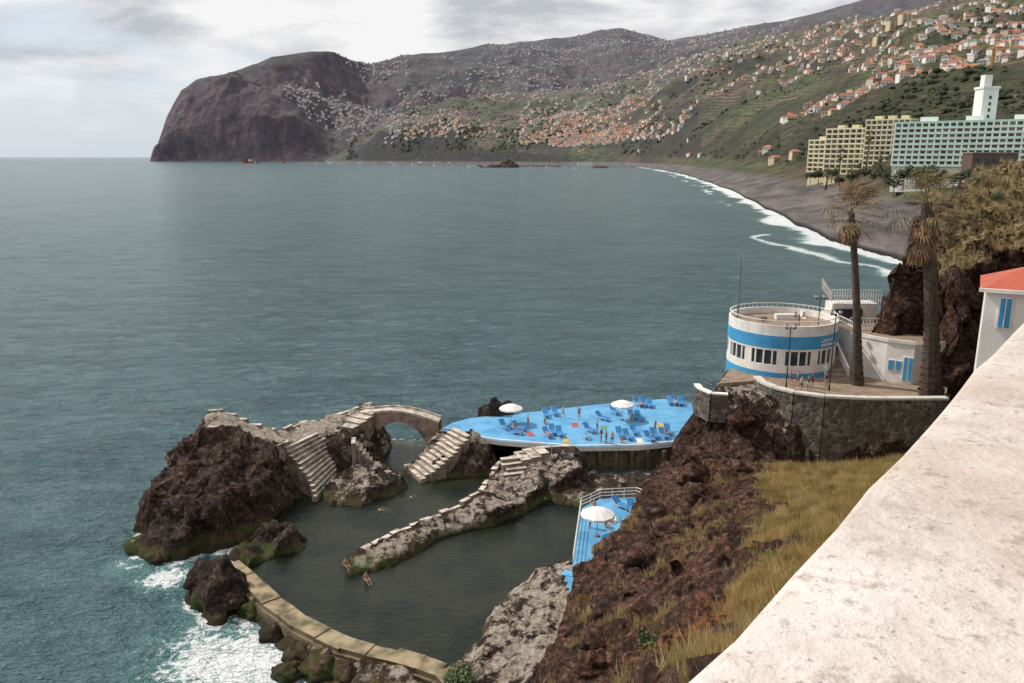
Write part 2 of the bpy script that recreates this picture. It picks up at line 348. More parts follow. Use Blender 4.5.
def hillmat(name,far):
    t=NT(name); sx=t.n('ShaderNodeSeparateXYZ'); t.l(t.pos(),sx.inputs[0])
    geo=t._p; nz=t.n('ShaderNodeSeparateXYZ'); t.l(geo.outputs['Normal'],nz.inputs[0])
    a=t.noise(.0022 if far else .0045,4,.68); b=t.noise(.012 if far else .03,5,.78)
    g=t.ramp(b,[(.34,(.017,.022,.010)),(.48,(.046,.052,.024)),(.58,(.09,.085,.045)),(.72,(.22,.175,.12))])
    br=t.ramp(b,[(.34,(.035,.024,.016)),(.66,(.155,.105,.07))])
    c=t.mix(t.ramp(a,[(.42,0),(.58,.9)]),g,br)
    if far:
        stri=t.noise(.011,5,.75,t.mapped(1,1,.22))
        c=t.mix(t.ramp(nz.outputs[2],[(.6,.95),(.92,0)]),c,t.ramp(stri,[(.36,(.024,.013,.013)),(.5,(.070,.038,.034)),(.64,(.16,.095,.078))]))
    else:
        zz=t.math('ADD',sx.outputs[2],t.math('MULTIPLY',t.noise(.01,3),22))
        ter=t.math('FRACT',t.math('DIVIDE',zz,11.0))
        tm=t.math('MULTIPLY',t.ramp(ter,[(.0,1),(.22,1),(.34,0)]),t.ramp(t.noise(.006,2),[(.42,0),(.55,.8)]))
        inland=t.ramp(t.math('DIVIDE',sx.outputs[2],200.0),[(.12,0),(.25,1)])
        c=t.mix(t.math('MULTIPLY',tm,inland),c,(.26,.19,.125))
        lush=t.math('MULTIPLY',t.ramp(a,[(.46,.8),(.56,0)]),t.ramp(b,[(.42,0),(.52,1)]))
        c=t.mix(lush,c,t.ramp(b,[(.34,(.025,.045,.012)),(.66,(.11,.135,.035))]))
        c=t.mix(t.ramp(nz.outputs[2],[(.66,.95),(.9,0)]),c,t.ramp(b,[(.34,(.014,.015,.008)),(.66,(.062,.050,.027))]))
        # the sea cliffs below the fields are in dark rock and scrub
        lo=t.math('MULTIPLY',t.ramp(t.math('DIVIDE',sx.outputs[2],260.0),[(.10,.0),(.16,.75),(.55,.75),(.8,0)]),t.ramp(t.noise(.0035,3,.6),[(.44,.0),(.54,1)]))
        c=t.mix(lo,c,t.ramp(b,[(.34,(.012,.017,.008)),(.66,(.05,.05,.024))]))
        beach=t.ramp(t.math('DIVIDE',sx.outputs[2],40.0),[(.30,1),(.42,0)])
        sh=t.ramp(t.noise(.05,4,.6,t.mapped(1,.4,1)),[(.35,(.075,.066,.064)),(.65,(.17,.15,.14))])
        sh=t.mix(t.ramp(sx.outputs[2],[(.4,1),(1.0,0)]),sh,(.03,.028,.03))
        c=t.mix(beach,c,sh)
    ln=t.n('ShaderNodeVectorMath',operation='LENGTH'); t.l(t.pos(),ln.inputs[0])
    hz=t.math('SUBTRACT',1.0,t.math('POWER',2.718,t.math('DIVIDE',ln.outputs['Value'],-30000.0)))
    c=t.mix(hz,c,(.27,.29,.40)); t.col(c); t.set(.95,0,.1)  # aerial haze painted into the base colour, bluer with distance from the origin
    t.bump(b,1.0,40 if far else 10); return t.m
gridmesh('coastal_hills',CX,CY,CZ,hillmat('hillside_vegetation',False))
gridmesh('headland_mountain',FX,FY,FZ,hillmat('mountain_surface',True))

# ------------------------------------------------------------ hillside town and trees
wht=M('house_white',(.72,.69,.65),(.6,.56,.51),.01,.8);crm=M('house_cream',(.6,.48,.33),(.5,.41,.29),.01,.8)
ter=M('terracotta_roof',(.42,.165,.085),(.27,.11,.065),.02,.85);win=M('dark_window',(.03,.04,.05),(.02,.025,.03),1,.25)
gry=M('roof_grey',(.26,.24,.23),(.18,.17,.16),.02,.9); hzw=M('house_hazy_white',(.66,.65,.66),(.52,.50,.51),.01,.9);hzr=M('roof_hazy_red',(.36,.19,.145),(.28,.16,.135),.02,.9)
win_i=4
def house(mb,x,y,z,w,d,h,rz,wm,rm_,wins,pitch=.25,hip=.85):
    mb.T=Matrix.Translation((x,y,z))@Matrix.Rotation(rz,4,'Z')
    mb.box((0,0,h/2-3),(w,d,h+6),wm)
    e=.6;r=h+w*pitch; W=w/2+e;D=d/2+e
    if random.random()<hip: mb.add([(-W,-D,h),(W,-D,h),(W,D,h),(-W,D,h),(-W*.4,0,r),(W*.4,0,r)],[(0,1,5,4),(1,2,5),(2,3,4,5),(3,0,4),(3,2,1,0)],rm_)
    else: mb.box((0,0,h+.4),(w+.6,d+.6,.8),wm)
    if wins:
        for k in range(max(1,int(h/3.2))):
            for q in (-.3,0,.3): mb.box((q*w,-d/2-.05,1.7+3.1*k),(w*.14,.3,1.5),win_i)
    mb.T=Matrix.Identity(4)
def sample(X,Y,Z,R,us,uc,rc):
    i=int(np.clip(np.searchsorted(R,rc),0,len(R)-1)); j=int(np.clip((uc-us[0])/(us[1]-us[0]),0,len(us)-1))
    return X[i,j],Y[i,j],Z[i,j]
def addh(mb,u,r):
    x,y,z=sample(CX,CY,CZ,CR,us,u,r)
    if z<14: return
    w=random.uniform(8,16) if y<2500 else random.uniform(11,22)
    h=random.choice([3.5,5,6,6.5]); 
    wm=0 if random.random()<.7 else 1
    rmm=2 if random.random()<.78 else 3
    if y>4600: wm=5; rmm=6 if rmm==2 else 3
    house(mb,x,y,z,w,w*random.uniform(.6,.9),h,random.uniform(-.7,.7),wm,rmm,y<3300)
mb=MB();n=0;tries=0
while n<3400 and tries<90000:
    tries+=1
    u=random.uniform(385,1060); r=random.uniform(3.4,6.0)
    x,y,z=sample(CX,CY,CZ,CR,us,u,r)
    d=float(fbm(x/380,y/380,3.3,4))
    dens=.25+1.5*d
    if 520<u<665 and r<5: dens+=.6
    if u>700 and r<4.2: dens-=.45
    if u>740 and r>=4.5: dens+=.10
    if random.random()<dens*.8: addh(mb,u,r);n+=1
for u,r in [(775,3.0),(768,3.1),(760,3.05),(700,3.02),(690,3.05),(640,3.1),(585,3.2),(580,3.1),(795,3.05)]: addh(mb,u,r)
# a few apartment blocks
for u,r in [(880,5.0),(893,5.05),(905,5.1),(690,4.9),(730,5.3),(560,4.4),(535,4.1),(528,3.9)]:
    x,y,z=sample(CX,CY,CZ,CR,us,u,r); house(mb,x,y,z,46,16,20,.3,1 if u>860 else 0,3,True,.02)
mb.build('hillside_town',[wht,crm,ter,gry,win,hzw,hzr])
mb=MB();n=0;tries=0
while n<5200 and tries<120000:
    tries+=1
    u=random.uniform(285,800);r=random.uniform(1.8,4.8)
    x,y,z=sample(FX,FY,FZ,FR,us2,u,r)
    if z<15: continue
    dens=.42+1.6*float(fbm(x/600,y/600,6.6,4))-.13*max(0,r-3)
    if u<340: dens-=.15+(340-u)*.008
    if random.random()<dens:
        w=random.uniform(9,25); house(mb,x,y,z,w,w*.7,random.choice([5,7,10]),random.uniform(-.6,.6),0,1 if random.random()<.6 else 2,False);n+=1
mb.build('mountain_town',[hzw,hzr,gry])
tm1=M('distant_foliage',(.042,.055,.02),(.016,.024,.009),.02,.95); 
mb=MB()
def blob(mb,x,y,z,r,mi):
    k=6;vs=[(x,y,z+r*random.uniform(.8,1.2))]
    for lz,rr in ((.5,.85),(-.1,1)):
        for i in range(k):
            a=2*math.pi*i/k+random.random()*.5; q=r*rr*random.uniform(.7,1.3); vs.append((x+q*math.cos(a),y+q*math.sin(a),z+r*lz*random.uniform(.8,1.2)))
    fs=[(0,1+i,1+(i+1)%k) for i in range(k)]+[(1+i,1+k+i,1+k+(i+1)%k,1+(i+1)%k) for i in range(k)]
    mb.add(vs,fs,mi)
n=0
while n<9000:
    u=random.uniform(350,1120); r=random.uniform(3.0,6.0); x,y,z=sample(CX,CY,CZ,CR,us,u,r)
    if z<12 or random.random()>.22+1.9*float(fbm(x/200,y/200,12.,4)): n+=.15; continue
    x+=random.uniform(-9,9);y+=random.uniform(-9,9); blob(mb,x,y,z-1.5,random.uniform(2,4.5)*(1 if y<2600 else 1.6),0); n+=1
mb.build('distant_trees',[tm1])

# ------------------------------------------------------------ hotels
def hotel(name,uL,uR,yL,yR,vb,vt,floors,bays,wallm,slabm,panelm,roof=None,extra=None,base=14):
    a=at_y(uL,vb,yL);b=at_y(uR,vb,yR);z0=a[2];z1=at_y(uL,vt,yL)[2]
    dx,dy=b[0]-a[0],b[1]-a[1];L=math.hypot(dx,dy);ang=math.atan2(dy,dx)
    mb=MB();mb.T=Matrix.Translation((a[0],a[1],0))@Matrix.Rotation(ang,4,'Z')
    D=16;fh=(z1-z0)/floors
    mb.box((L/2,D/2,(z1+z0-base)/2),(L,D,z1-z0+base),0)
    for k in range(floors):
        z=z0+k*fh
        mb.box((L/2,-1.0,z+.12),(L+.4,2.0,.35),1)
        for i in range(bays):
            w=L/bays; mb.box(((i+.5)*w,-.12,z+fh*.5+.15),(w*.6,.2,fh*.55),3 if random.random()<.6 else 4)
            mb.box(((i+.5)*w,-1.94,z+.72),(w*.86,.08,.8),2)
    for i in range(bays+1):
        mb.box((i*L/bays,-.95,(z0+z1)/2),(.7,1.8,z1-z0),1)
    mb.box((L/2,D/2-.6,z1+.5),(L+1.2,D+2.4,1.0),2 if roof else 1)
    for i in range(3): mb.box((L*(.2+.3*i),D/2,z1+2),(L*.07+3,5,3),0)
    mb.T=Matrix.Identity(4)
    if extra: extra(mb)
    return mb.build(name,[wallm,slabm,panelm,win,M('curtained_window',(.26,.26,.24),(.16,.16,.15),.4,.4)])
cw=M('hotel_cream',(.62,.56,.34),(.52,.47,.30),.1,.8);cs=M('hotel_cream_slab',(.70,.65,.46),(.62,.57,.40),.1,.8)
mw=M('hotel_white',(.78,.79,.75),(.68,.70,.66),.1,.8);mg=M('hotel_mint',(.44,.66,.54),(.38,.57,.47),.1,.7)
hotel('cream_hotel',808,846,680,650,172,141,7,7,cw,cs,cs)
hotel('cream_hotel',824,872,640,610,174,130,9,8,cw,cs,cs)
hotel('cream_hotel',862,905,600,580,176,121,11,8,cw,cs,cs)
def tower(mb):
    a=at_y(992,120,430)
    mb.box((a[0],a[1]+8,a[2]+5),(8,8,22),1); mb.box((a[0],a[1]+8,a[2]+16.6),(9,9,1.2),1); mb.box((a[0]-1,a[1]+8,a[2]+20),(4,4,6),1)
    for k in range(4): mb.box((a[0],a[1]+3.95,a[2]+2+3.2*k),(1.2,.3,1.6),3)
hotel('mint_hotel',892,1050,450,405,166,124,8,22,mw,mw,mg,True,tower)
mb=MB();a=at_y(978,168,395);mb.box((a[0]+8,a[1]+5,a[2]+2),(22,9,10),0);mb.box((a[0]+8,a[1]+5,a[2]+7.2),(23,10,.5),1)
for i in range(5): mb.box((a[0]+4*i,a[1]+.4,a[2]+3.5),(2.4,.3,2),2)
mb.build('service_building',[M('brown_render',(.12,.075,.06)),M('grey_slab',(.3,.28,.27)),win])
# tower crane
mb=MB();a=at_y(988,98,900);ht=50
for s in(-1,1):
    for q in(-1,1): mb.cyl((a[0]+s,a[1]+q,a[2]-10),(a[0]+s,a[1]+q,a[2]+ht),.5,.5,4,0)
for k in range(18):
    z=a[2]-10+k*3.2; mb.cyl((a[0]-1,a[1]-1,z),(a[0]+1,a[1]-1,z+3.2),.25,.25,4,0); mb.cyl((a[0]+1,a[1]+1,z),(a[0]-1,a[1]+1,z+3.2),.25,.25,4,0)
zt=a[2]+ht
for dz,dy in((0,-1),(0,1),(2.2,0)): mb.cyl((a[0]-34,a[1]+dy,zt+dz),(a[0]+40,a[1]+dy,zt+dz),.45,.45,4,0)
for k in range(24):
    x=a[0]-34+k*3.1; mb.cyl((x,a[1]-1,zt),(x+1.5,a[1],zt+2.2),.2,.2,4,0); mb.cyl((x+1.5,a[1],zt+2.2),(x+3,a[1]-1,zt),.2,.2,4,0)
mb.cyl((a[0],a[1],zt),(a[0],a[1],zt+9),.7,.3,6,0); mb.box((a[0]-28,a[1],zt-2),(6,2.4,4),1)
mb.cyl((a[0],a[1],zt+9),(a[0]+30,a[1],zt+2.2),.15,.15,4,0);mb.cyl((a[0],a[1],zt+9),(a[0]-28,a[1],zt+2.2),.15,.15,4,0)
mb.build('tower_crane',[M('crane_ochre',(.50,.27,.07)),gry])

# ------------------------------------------------------------ sea
ys=24*1.009**np.arange(890)
ss=np.r_[np.linspace(-3,-.92,26),np.linspace(-.9,.78,340),np.linspace(.82,3,20)]
SY,SS=np.meshgrid(ys,ss,indexing='ij');SX=SY*SS
fade=np.exp(-SY/380.)
SZ=(fbm(SX/9+SY/20,SY/5,1.,3)*.6+ridged(SX/3.2+SY/6,SY/2.0,5.,3)*.30)*fade-.1
hh=np.full(SX.shape,-9.);m=(SX>x0+1)&(SX<x1-2)&(SY>y0+1)&(SY<y1-2)
hz_,_,_=heights(SX[m],SY[m]);hh[m]=hz_
pf=dict(p=np.array([at_z(u,v,0.) for u,v in POOL]),e=np.array([at_z(u,v,0.) for u,v in POOL]),slope=1)
_,dp,insp=feval(pf,SX[m],SY[m]); ip=np.zeros(SX.shape,bool); ip[m]=dp<.4
SZ=np.where(ip,-2.0,SZ)
fn=fbm(SX/2.5,SY/2.5,7.,4)
foam=sstep(-3.3,-.6,hh+fn*1.2)*.72
foam*=np.where(SY>84,.25,1)
for (u,v,r,s) in [(238,662,6.6,1.0),(205,645,4.5,.72),(165,578,2.8,.9),(280,670,4,.9),(130,565,2.4,.5),(190,600,2.6,.45),(215,622,2.6,.6)]:
    p=at_z(u,v,0); foam=np.maximum(foam,s*np.exp(-(((SX-p[0])/r)**2+((SY-p[1])/(r*.8))**2)))
bp=np.array([at_z(u,v,0)[:2] for u,v in SH if u>=640]);bd=np.full(SX.shape,1e9)
mm=(SY>200)&(SY<3600)&(SX>100)
xx=SX[mm];yy=SY[mm];q=np.full(xx.shape,1e9)
for i in range(len(bp)-1):
    ax,ay=bp[i];bx,by=bp[i+1];L=(bx-ax)**2+(by-ay)**2;t_=np.clip(((xx-ax)*(bx-ax)+(yy-ay)*(by-ay))/L,0,1)
    q=np.minimum(q,np.hypot(xx-ax-t_*(bx-ax),yy-ay-t_*(by-ay)))
bd[mm]=q; bn=fbm(SX/30,SY/30,4.,4);bn2=fbm(SX/70,SY/70,9.,3)
foam=np.maximum(foam,(bd<1e8)*np.maximum(sstep(14,3,bd+bn*16)*1.0,.85*sstep(-.25,.1,bn2)*np.exp(-((bd-24+bn*16)/3.6)**2)))
t=NT('sea_water'); fa=t.n('ShaderNodeAttribute',attribute_name='foam')
pat=t.noise(.02,4,.65,t.mapped(1,.35,1)); 
c=t.mix(t.ramp(pat,[(.35,0),(.65,1)]),(.030,.086,.105),(.068,.142,.160))
rip=t.noise(.35,5,.74,t.mapped(.6,1.6,1,.3))
c=t.mix(t.ramp(rip,[(.42,0),(.58,.7)]),c,(.10,.185,.20))
c=t.mix(t.ramp(t.noise(.07,4,.75,t.mapped(.5,1.7,1,.25)),[(.42,.45),(.52,0)]),c,(.022,.066,.080))
fnz=t.noise(1.4,5,.72,None,.6)
fo=t.math('ADD',fa.outputs['Fac'],t.math('MULTIPLY',t.math('SUBTRACT',fnz,.5),2.1))
fm_=t.ramp(fo,[(.5,0),(.74,1)])
turq=t.ramp(fa.outputs['Fac'],[(.1,0),(.8,.75)])
c=t.mix(turq,c,(.14,.33,.31)); c=t.mix(fm_,c,(.8,.83,.84)); t.col(c)
t.l(t.ramp(fm_,[(0,.2),(1,.8)]),t.b.inputs['Roughness']); t.b.inputs['IOR'].default_value=1.333
hs=t.math('ADD',t.math('MULTIPLY',rip,2.4),t.math('MULTIPLY',t.noise(1.8,3,.65,t.mapped(.8,1.3,1,.1)),.35))
hs=t.math('ADD',hs,t.math('MULTIPLY',t.noise(.09,2,.6,t.mapped(.6,1.4,1,.2)),3.8))
t.bump(hs,1.0,1.0)
gridmesh('sea',SX,SY,SZ,t.m,None,True,{'foam':foam})
# pool water
t=NT('pool_water'); gl=t.n('ShaderNodeBsdfGlossy'); gl.inputs['Roughness'].default_value=.05; tr=t.n('ShaderNodeBsdfTransparent'); tr.inputs[0].default_value=(.44,.47,.34,1)
df=t.n('ShaderNodeBsdfDiffuse'); dn=t.noise(.16,4,.65); t.l(t.ramp(dn,[(.4,(.020,.036,.028)),(.6,(.062,.070,.042))]),df.inputs[0])
fr=t.n('ShaderNodeFresnel'); fr.inputs[0].default_value=1.34
bm=t.n('ShaderNodeBump'); bm.inputs['Strength'].default_value=.7; bm.inputs['Distance'].default_value=.13; t.l(t.noise(1.6,3,.65,t.mapped(.7,1.5,1,.3)),bm.inputs['Height'])
t.l(bm.outputs[0],gl.inputs['Normal']);t.l(bm.outputs[0],fr.inputs['Normal'])
m1=t.n('ShaderNodeMixShader');m1.inputs[0].default_value=.34;t.l(tr.outputs[0],m1.inputs[1]);t.l(df.outputs[0],m1.inputs[2])
m2=t.n('ShaderNodeMixShader');t.l(fr.outputs[0],m2.inputs[0]);t.l(m1.outputs[0],m2.inputs[1]);t.l(gl.outputs[0],m2.inputs[2]);t.l(m2.outputs[0],t.out.inputs[0])
mb=MB();pp=[at_z(u,v,.55) for u,v in POOL]
ar=sum(pp[i][0]*pp[(i+1)%len(pp)][1]-pp[(i+1)%len(pp)][0]*pp[i][1] for i in range(len(pp)))
if ar<0: pp=pp[::-1]
mb.add(pp,[tuple(range(len(pp)))],0);mb.build('pool_water',[t.m])

# ------------------------------------------------------------ lido structures
white=M('white_paint',(.82,.79,.76),(.66,.62,.58),.8,.6,.15,8)
blue=M('blue_paint',(.055,.32,.58),(.04,.26,.49),.7,.6)
dblue=M('deck_blue_paint',(.13,.38,.62),(.07,.27,.49),.35,.7,.1,6)
conc=M('weathered_concrete',(.42,.36,.29),(.19,.155,.125),.7,.9,.4,5)
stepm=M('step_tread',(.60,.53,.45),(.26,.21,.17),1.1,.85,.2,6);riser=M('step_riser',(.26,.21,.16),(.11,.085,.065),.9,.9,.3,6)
metal=M('grey_metal',(.25,.26,.27),(.18,.18,.19),2,.4,0,6,.6)
dark=M('dark_iron',(.03,.03,.03),(.02,.02,.02),2,.5)
cushion=M('lounger_blue',(.03,.22,.5),(.025,.17,.4),2,.6)
brown=M('brown_paving',(.29,.21,.15),(.19,.135,.10),1.2,.85)
ochre=M('ochre_masonry',(.19,.145,.085),(.075,.058,.035),.9,.9,.6,3)
brick=M('pink_masonry',(.36,.25,.195),(.16,.11,.085),.9,.9,.5,4)
glass=M('window_glass',(.035,.05,.06),(.02,.03,.035),1,.12)
DECK=[(437,431),(452,423),(470,418),(540,411),(620,402),(664,399),(692,403),(697,440),(640,446),(575,447),(500,441)]
dk=[at_z(u,v,3)[:2] for u,v in DECK]
mb=MB(); mb.prism(dk,2.45,3.0,1,0)
def strip(mb,pts,w,z0,z1,mi,mt=None,up=0):
    for i in range(len(pts)-1):
        a=Vector(pts[i][:2]);b=Vector(pts[i+1][:2]);d=(b-a).normalized();n_=Vector((-d.y,d.x))*w/2
        za=z1 if z1 is not None else pts[i][2]+up; zb=z1 if z1 is not None else pts[i+1][2]+up
        vs=[(*(a-n_),z0),(*(a+n_),z0),(*(b+n_),z0),(*(b-n_),z0),(*(a-n_),za),(*(a+n_),za),(*(b+n_),zb),(*(b-n_),zb)]
        mb.add(vs,[(0,1,5,4),(1,2,6,5),(2,3,7,6),(3,0,4,7)],mi); mb.add(vs[4:],[(0,1,2,3)],mi if mt is None else mt)
strip(mb,[at_z(u,v,3) for u,v in [(697,439),(640,445),(575,446),(500,440),(440,431)]],.22,2.9,3.1,1)
mb.build('bathing_deck',[dblue,white])
# stone flights
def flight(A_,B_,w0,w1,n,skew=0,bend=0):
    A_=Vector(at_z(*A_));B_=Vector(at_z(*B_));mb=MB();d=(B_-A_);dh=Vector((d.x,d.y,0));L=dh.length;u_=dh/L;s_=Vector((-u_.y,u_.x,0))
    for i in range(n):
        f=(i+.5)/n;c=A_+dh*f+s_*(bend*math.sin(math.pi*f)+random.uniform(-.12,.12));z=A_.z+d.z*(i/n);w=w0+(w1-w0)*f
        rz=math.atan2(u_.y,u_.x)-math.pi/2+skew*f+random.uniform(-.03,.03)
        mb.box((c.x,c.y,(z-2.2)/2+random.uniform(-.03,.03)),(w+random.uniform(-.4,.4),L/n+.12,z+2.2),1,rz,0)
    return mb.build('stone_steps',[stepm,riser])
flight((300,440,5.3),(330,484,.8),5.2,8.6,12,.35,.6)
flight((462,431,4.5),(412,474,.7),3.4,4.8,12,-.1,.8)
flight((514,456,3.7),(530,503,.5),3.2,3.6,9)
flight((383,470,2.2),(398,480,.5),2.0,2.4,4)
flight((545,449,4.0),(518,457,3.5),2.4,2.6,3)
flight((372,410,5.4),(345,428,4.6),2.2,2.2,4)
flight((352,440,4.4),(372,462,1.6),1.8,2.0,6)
# worn kerbs along the walkways
def kerb(mb,pts,w):
    P_=[Vector(at_z(*p)) for p in pts]
    for i in range(len(P_)-1):
        a,b=P_[i],P_[i+1];d=b-a;k=max(1,int(d.length/1.1));ang=math.atan2(d.y,d.x)
        for j in range(k):
            if random.random()<.14: continue
            c=a+d*((j+.5)/k);h=random.uniform(.05,.30);mb.box((c.x+random.uniform(-.08,.08),c.y+random.uniform(-.08,.08),c.z+h-.9),(d.length/k*random.uniform(.85,1.05),w*random.uniform(.7,1.3),1.8),0,ang+random.uniform(-.08,.08),1)
mb=MB()
kerb(mb,[(207,412,8.3),(224,412,8.2),(247,423,7.1),(275,431,6.1),(300,425,5.5),(345,413,5.2),(372,404,5.2)],.5)
kerb(mb,[(207,427,7.7),(240,437,6.7),(270,447,5.9),(288,444,5.4)],.45)
kerb(mb,[(575,447,3.8),(540,449,3.8),(500,462,3.1),(480,492,2.3),(450,511,1.7),(400,531,1.4),(352,556,1.2)],.5)
mb.build('walkway_kerb',[riser,stepm])
mb=MB();strip(mb,[at_z(u,v,2.4) for u,v in [(694,442),(640,448.5),(575,449.5),(545,446)]],.5,-1,2.44,0)
for i in range(9):
    a=at_z(552+16*i,450.5,2.4);mb.box((a[0],a[1]-.1,1.1),(.35,.4,2.6),0)
stn=NT('basalt_stone'); vr=stn.n('ShaderNodeTexVoronoi',feature='DISTANCE_TO_EDGE');vr.inputs['Scale'].default_value=1.9;stn.l(stn.pos(),vr.inputs['Vector'])
v2=stn.n('ShaderNodeTexVoronoi');v2.inputs['Scale'].default_value=1.9;stn.l(stn.pos(),v2.inputs['Vector'])
sepc=stn.n('ShaderNodeSeparateColor');stn.l(v2.outputs['Color'],sepc.inputs[0])
cc=stn.ramp(sepc.outputs[0],[(0,(.05,.042,.038)),(.6,(.12,.10,.09)),(1,(.24,.205,.18))])
cc=stn.mix(stn.ramp(vr.outputs['Distance'],[(.02,1),(.06,0)]),cc,(.21,.19,.17))
cc=stn.mix(stn.ramp(stn.noise(.5,4,.7),[(.45,0),(.62,.7)]),cc,(.07,.055,.042)); stn.col(cc);stn.set(.9); stn.bump(stn.ramp(vr.outputs['Distance'],[(0,0),(.12,1)]),.9,.1)
stone=stn.m
mb.build('retaining_wall',[ochre])
wl=[at_z(u,v,13) for u,v in [(757,376),(763,381),(775,386),(795,391),(825,395),(870,397),(947,397)]]
mb=MB();strip(mb,wl,.6,2.5,12.78,0);strip(mb,wl,.8,12.78,13.0,1)
mb.build('stone_retaining_wall',[stone,M('pale_coping',(.6,.57,.52),(.44,.41,.37),1,.85)])
wl2=[at_z(u,v,11.8) for u,v in [(697,383),(700,387),(712,392),(728,393)]]
mb=MB();strip(mb,wl2,.6,8.6,11.6,0);strip(mb,wl2,.7,11.6,11.75,1);mb.build('stone_retaining_wall',[stone,white])
tp=[at_z(u,v,12.06)[:2] for u,v in [(718,386),(758,383),(775,390),(800,395),(870,401),(945,401),(950,375),(915,348),(840,348),(745,354)]]
mb=MB();mb.prism(tp,11.9,12.35,0);mb.build('terrace_paving',[brown])
TZ=12.35
# round pavilion
C=at_y(783,316,90);cx,cy=C[0],C[1];R=6.0
mb=MB();N=64
def ring(r0,r1,z0,z1,mi,a0=0,a1=2*math.pi,n=N):
    for i in range(n):
        t0=a0+(a1-a0)*i/n;t1=a0+(a1-a0)*(i+1)/n
        p=[(r*math.cos(t_),r*math.sin(t_)) for r in (r0,r1) for t_ in (t0,t1)]
        vs=[(cx+x_,cy+y_,z) for z in (z0,z1) for x_,y_ in p]
        mb.add(vs,[(0,1,3,2),(4,6,7,5),(0,4,5,1),(2,3,7,6),(0,2,6,4),(1,5,7,3)],mi)
ring(5.3,R+.02,9.0,12.9,1); ring(5.3,R,12.9,13.75,0)
ring(5.3,R-.18,13.75,15.35,2)
for i in range(40):
    a_=2*math.pi*i/40; mb.box((cx+(R-.12)*math.cos(a_),cy+(R-.12)*math.sin(a_),14.55),(.16 if i%4 else .9,.16,1.6),0,a_+math.pi/2)
ring(5.3,R,15.35,15.6,0); ring(5.3,R+.04,15.6,17.0,1); ring(5.3,R,17.0,17.25,0);
ring(5.75,R,17.25,18.15,0); ring(0,5.74,17.2,17.4,3)
for i in range(60):
    a_=2*math.pi*i/60; mb.cyl((cx+(R-.12)*math.cos(a_),cy+(R-.12)*math.sin(a_),18.15),(cx+(R-.12)*math.cos(a_),cy+(R-.12)*math.sin(a_),18.62),.025,.025,4,0)
ring(R-.17,R-.07,18.6,18.68,0)
for k,dz_ in enumerate([0,.16,.04,.2,.08,.22]):
    a_=-1.10+k*.06; mb.box((cx+(R+.07)*math.cos(a_),cy+(R+.07)*math.sin(a_),16.35+dz_),(.36,.05,.16),0,a_+math.pi/2)
for k in range(8):
    a_=-1.12+k*.055; mb.box((cx+(R+.07)*math.cos(a_),cy+(R+.07)*math.sin(a_),15.98),(.2,.05,.26),0,a_+math.pi/2)
mb.box((cx+1,cy+2,17.7),(2.4,.8,.6),0); mb.box((cx-2,cy+1,17.65),(.8,.8,.5),3)
mb.build('round_pavilion',[white,blue,glass,brown])
mb=MB(); S0=at_y(838,375,84.5)
sxx=S0[0]
for k in range(20): mb.box((sxx,85+k*.42,TZ+.12+k*.235-2.4),(2.2,.43,.24+4.8),0 if k%2 else 3)
for s in(-1.25,1.25):
    vs=[(sxx+s-.12,84.8,TZ-.5),(sxx+s+.12,84.8,TZ-.5),(sxx+s+.12,93.6,TZ-.5),(sxx+s-.12,93.6,TZ-.5),(sxx+s-.12,84.8,TZ+1),(sxx+s+.12,84.8,TZ+1),(sxx+s+.12,93.6,TZ+5.8),(sxx+s-.12,93.6,TZ+5.8)]
    mb.add(vs,[(0,1,5,4),(1,2,6,5),(2,3,7,6),(3,0,4,7),(4,5,6,7)],1)
mb.box((sxx-.3,95.6,14.6),(7.0,4,5.0),1)
mb.box((sxx-.3,95.6,17.16),(6.8,3.9,.1),0)
mb.build('outdoor_staircase',[brown,white,blue,conc])
a=at_y(864,340,84);b=at_y(914,340,82)
mb=MB();x0b,x1b=a[0],b[0];zt=16.7
poly=[(x0b,86),(x0b+2.2,83.2),(x1b,81.6),(x1b+4,83),(x1b+4,96),(x0b,96)]
mb.prism(poly,8,zt,0,1)
mb.prism([(x0b-.1,86),(x0b+2.15,83.05),(x1b,81.45),(x1b,81.75),(x0b+2.3,83.35),(x0b+.15,86)],zt,zt+.35,0)
dirv=Vector((x1b-x0b-2.2,81.6-83.2));ang=math.atan2(dirv.y,dirv.x)
for f_,w_,h_ in((.2,.55,1.0),(.46,.5,1.0),(.72,.34,2.5),(.90,.34,2.5)):
    px_=x0b+2.2+dirv.x*f_;py_=83.2+dirv.y*f_
    zc=TZ+(h_/2+.4 if h_>2 else 1.9)
    mb.box((px_,py_-.05,zc),(w_+.16,.1,h_+.16),0,ang); mb.box((px_,py_-.09,zc),(w_,.1,h_),2,ang)
def rail(mb,pts,h,sp,mi,r=.03,bars=2):
    for i in range(len(pts)-1):
        a_=Vector(pts[i]);b_=Vector(pts[i+1]);L=(b_-a_).length;k=max(1,int(L/sp))
        for j in range(k+1):
            p=a_.lerp(b_,j/k); mb.cyl(p,p+Vector((0,0,h)),r,r,5,mi)
        for q_ in range(bars):
            o=Vector((0,0,h*(1-q_/bars)));mb.cyl(a_+o,b_+o,r,r,5,mi)
rail(mb,[(x0b+.1,86,zt+.2),(x0b+.1,95.8,zt+.2)],1.1,.5,0,.04)
rail(mb,[(x0b+.6,89.2,zt),(x1b+3,88.4,zt)],1.4,.35,0,.05)
rail(mb,[(x0b+.6,95,zt+2.2),(x1b+2,94.6,zt+2.2)],1.5,.3,0,.05)
rail(mb,[(x0b+.6,95,zt+2.2),(x0b-1.5,93,zt+4.2)],1.2,.35,0,.05)
mb.box(((x0b+x1b)/2+.8,95,zt+1.0),(5.4,2.2,2.4),0)
mb.box(((x0b+x1b)/2,93.6,zt+.9),(3.2,.2,1.4),3)
mb.build('terrace_building',[white,brown,blue,glass])
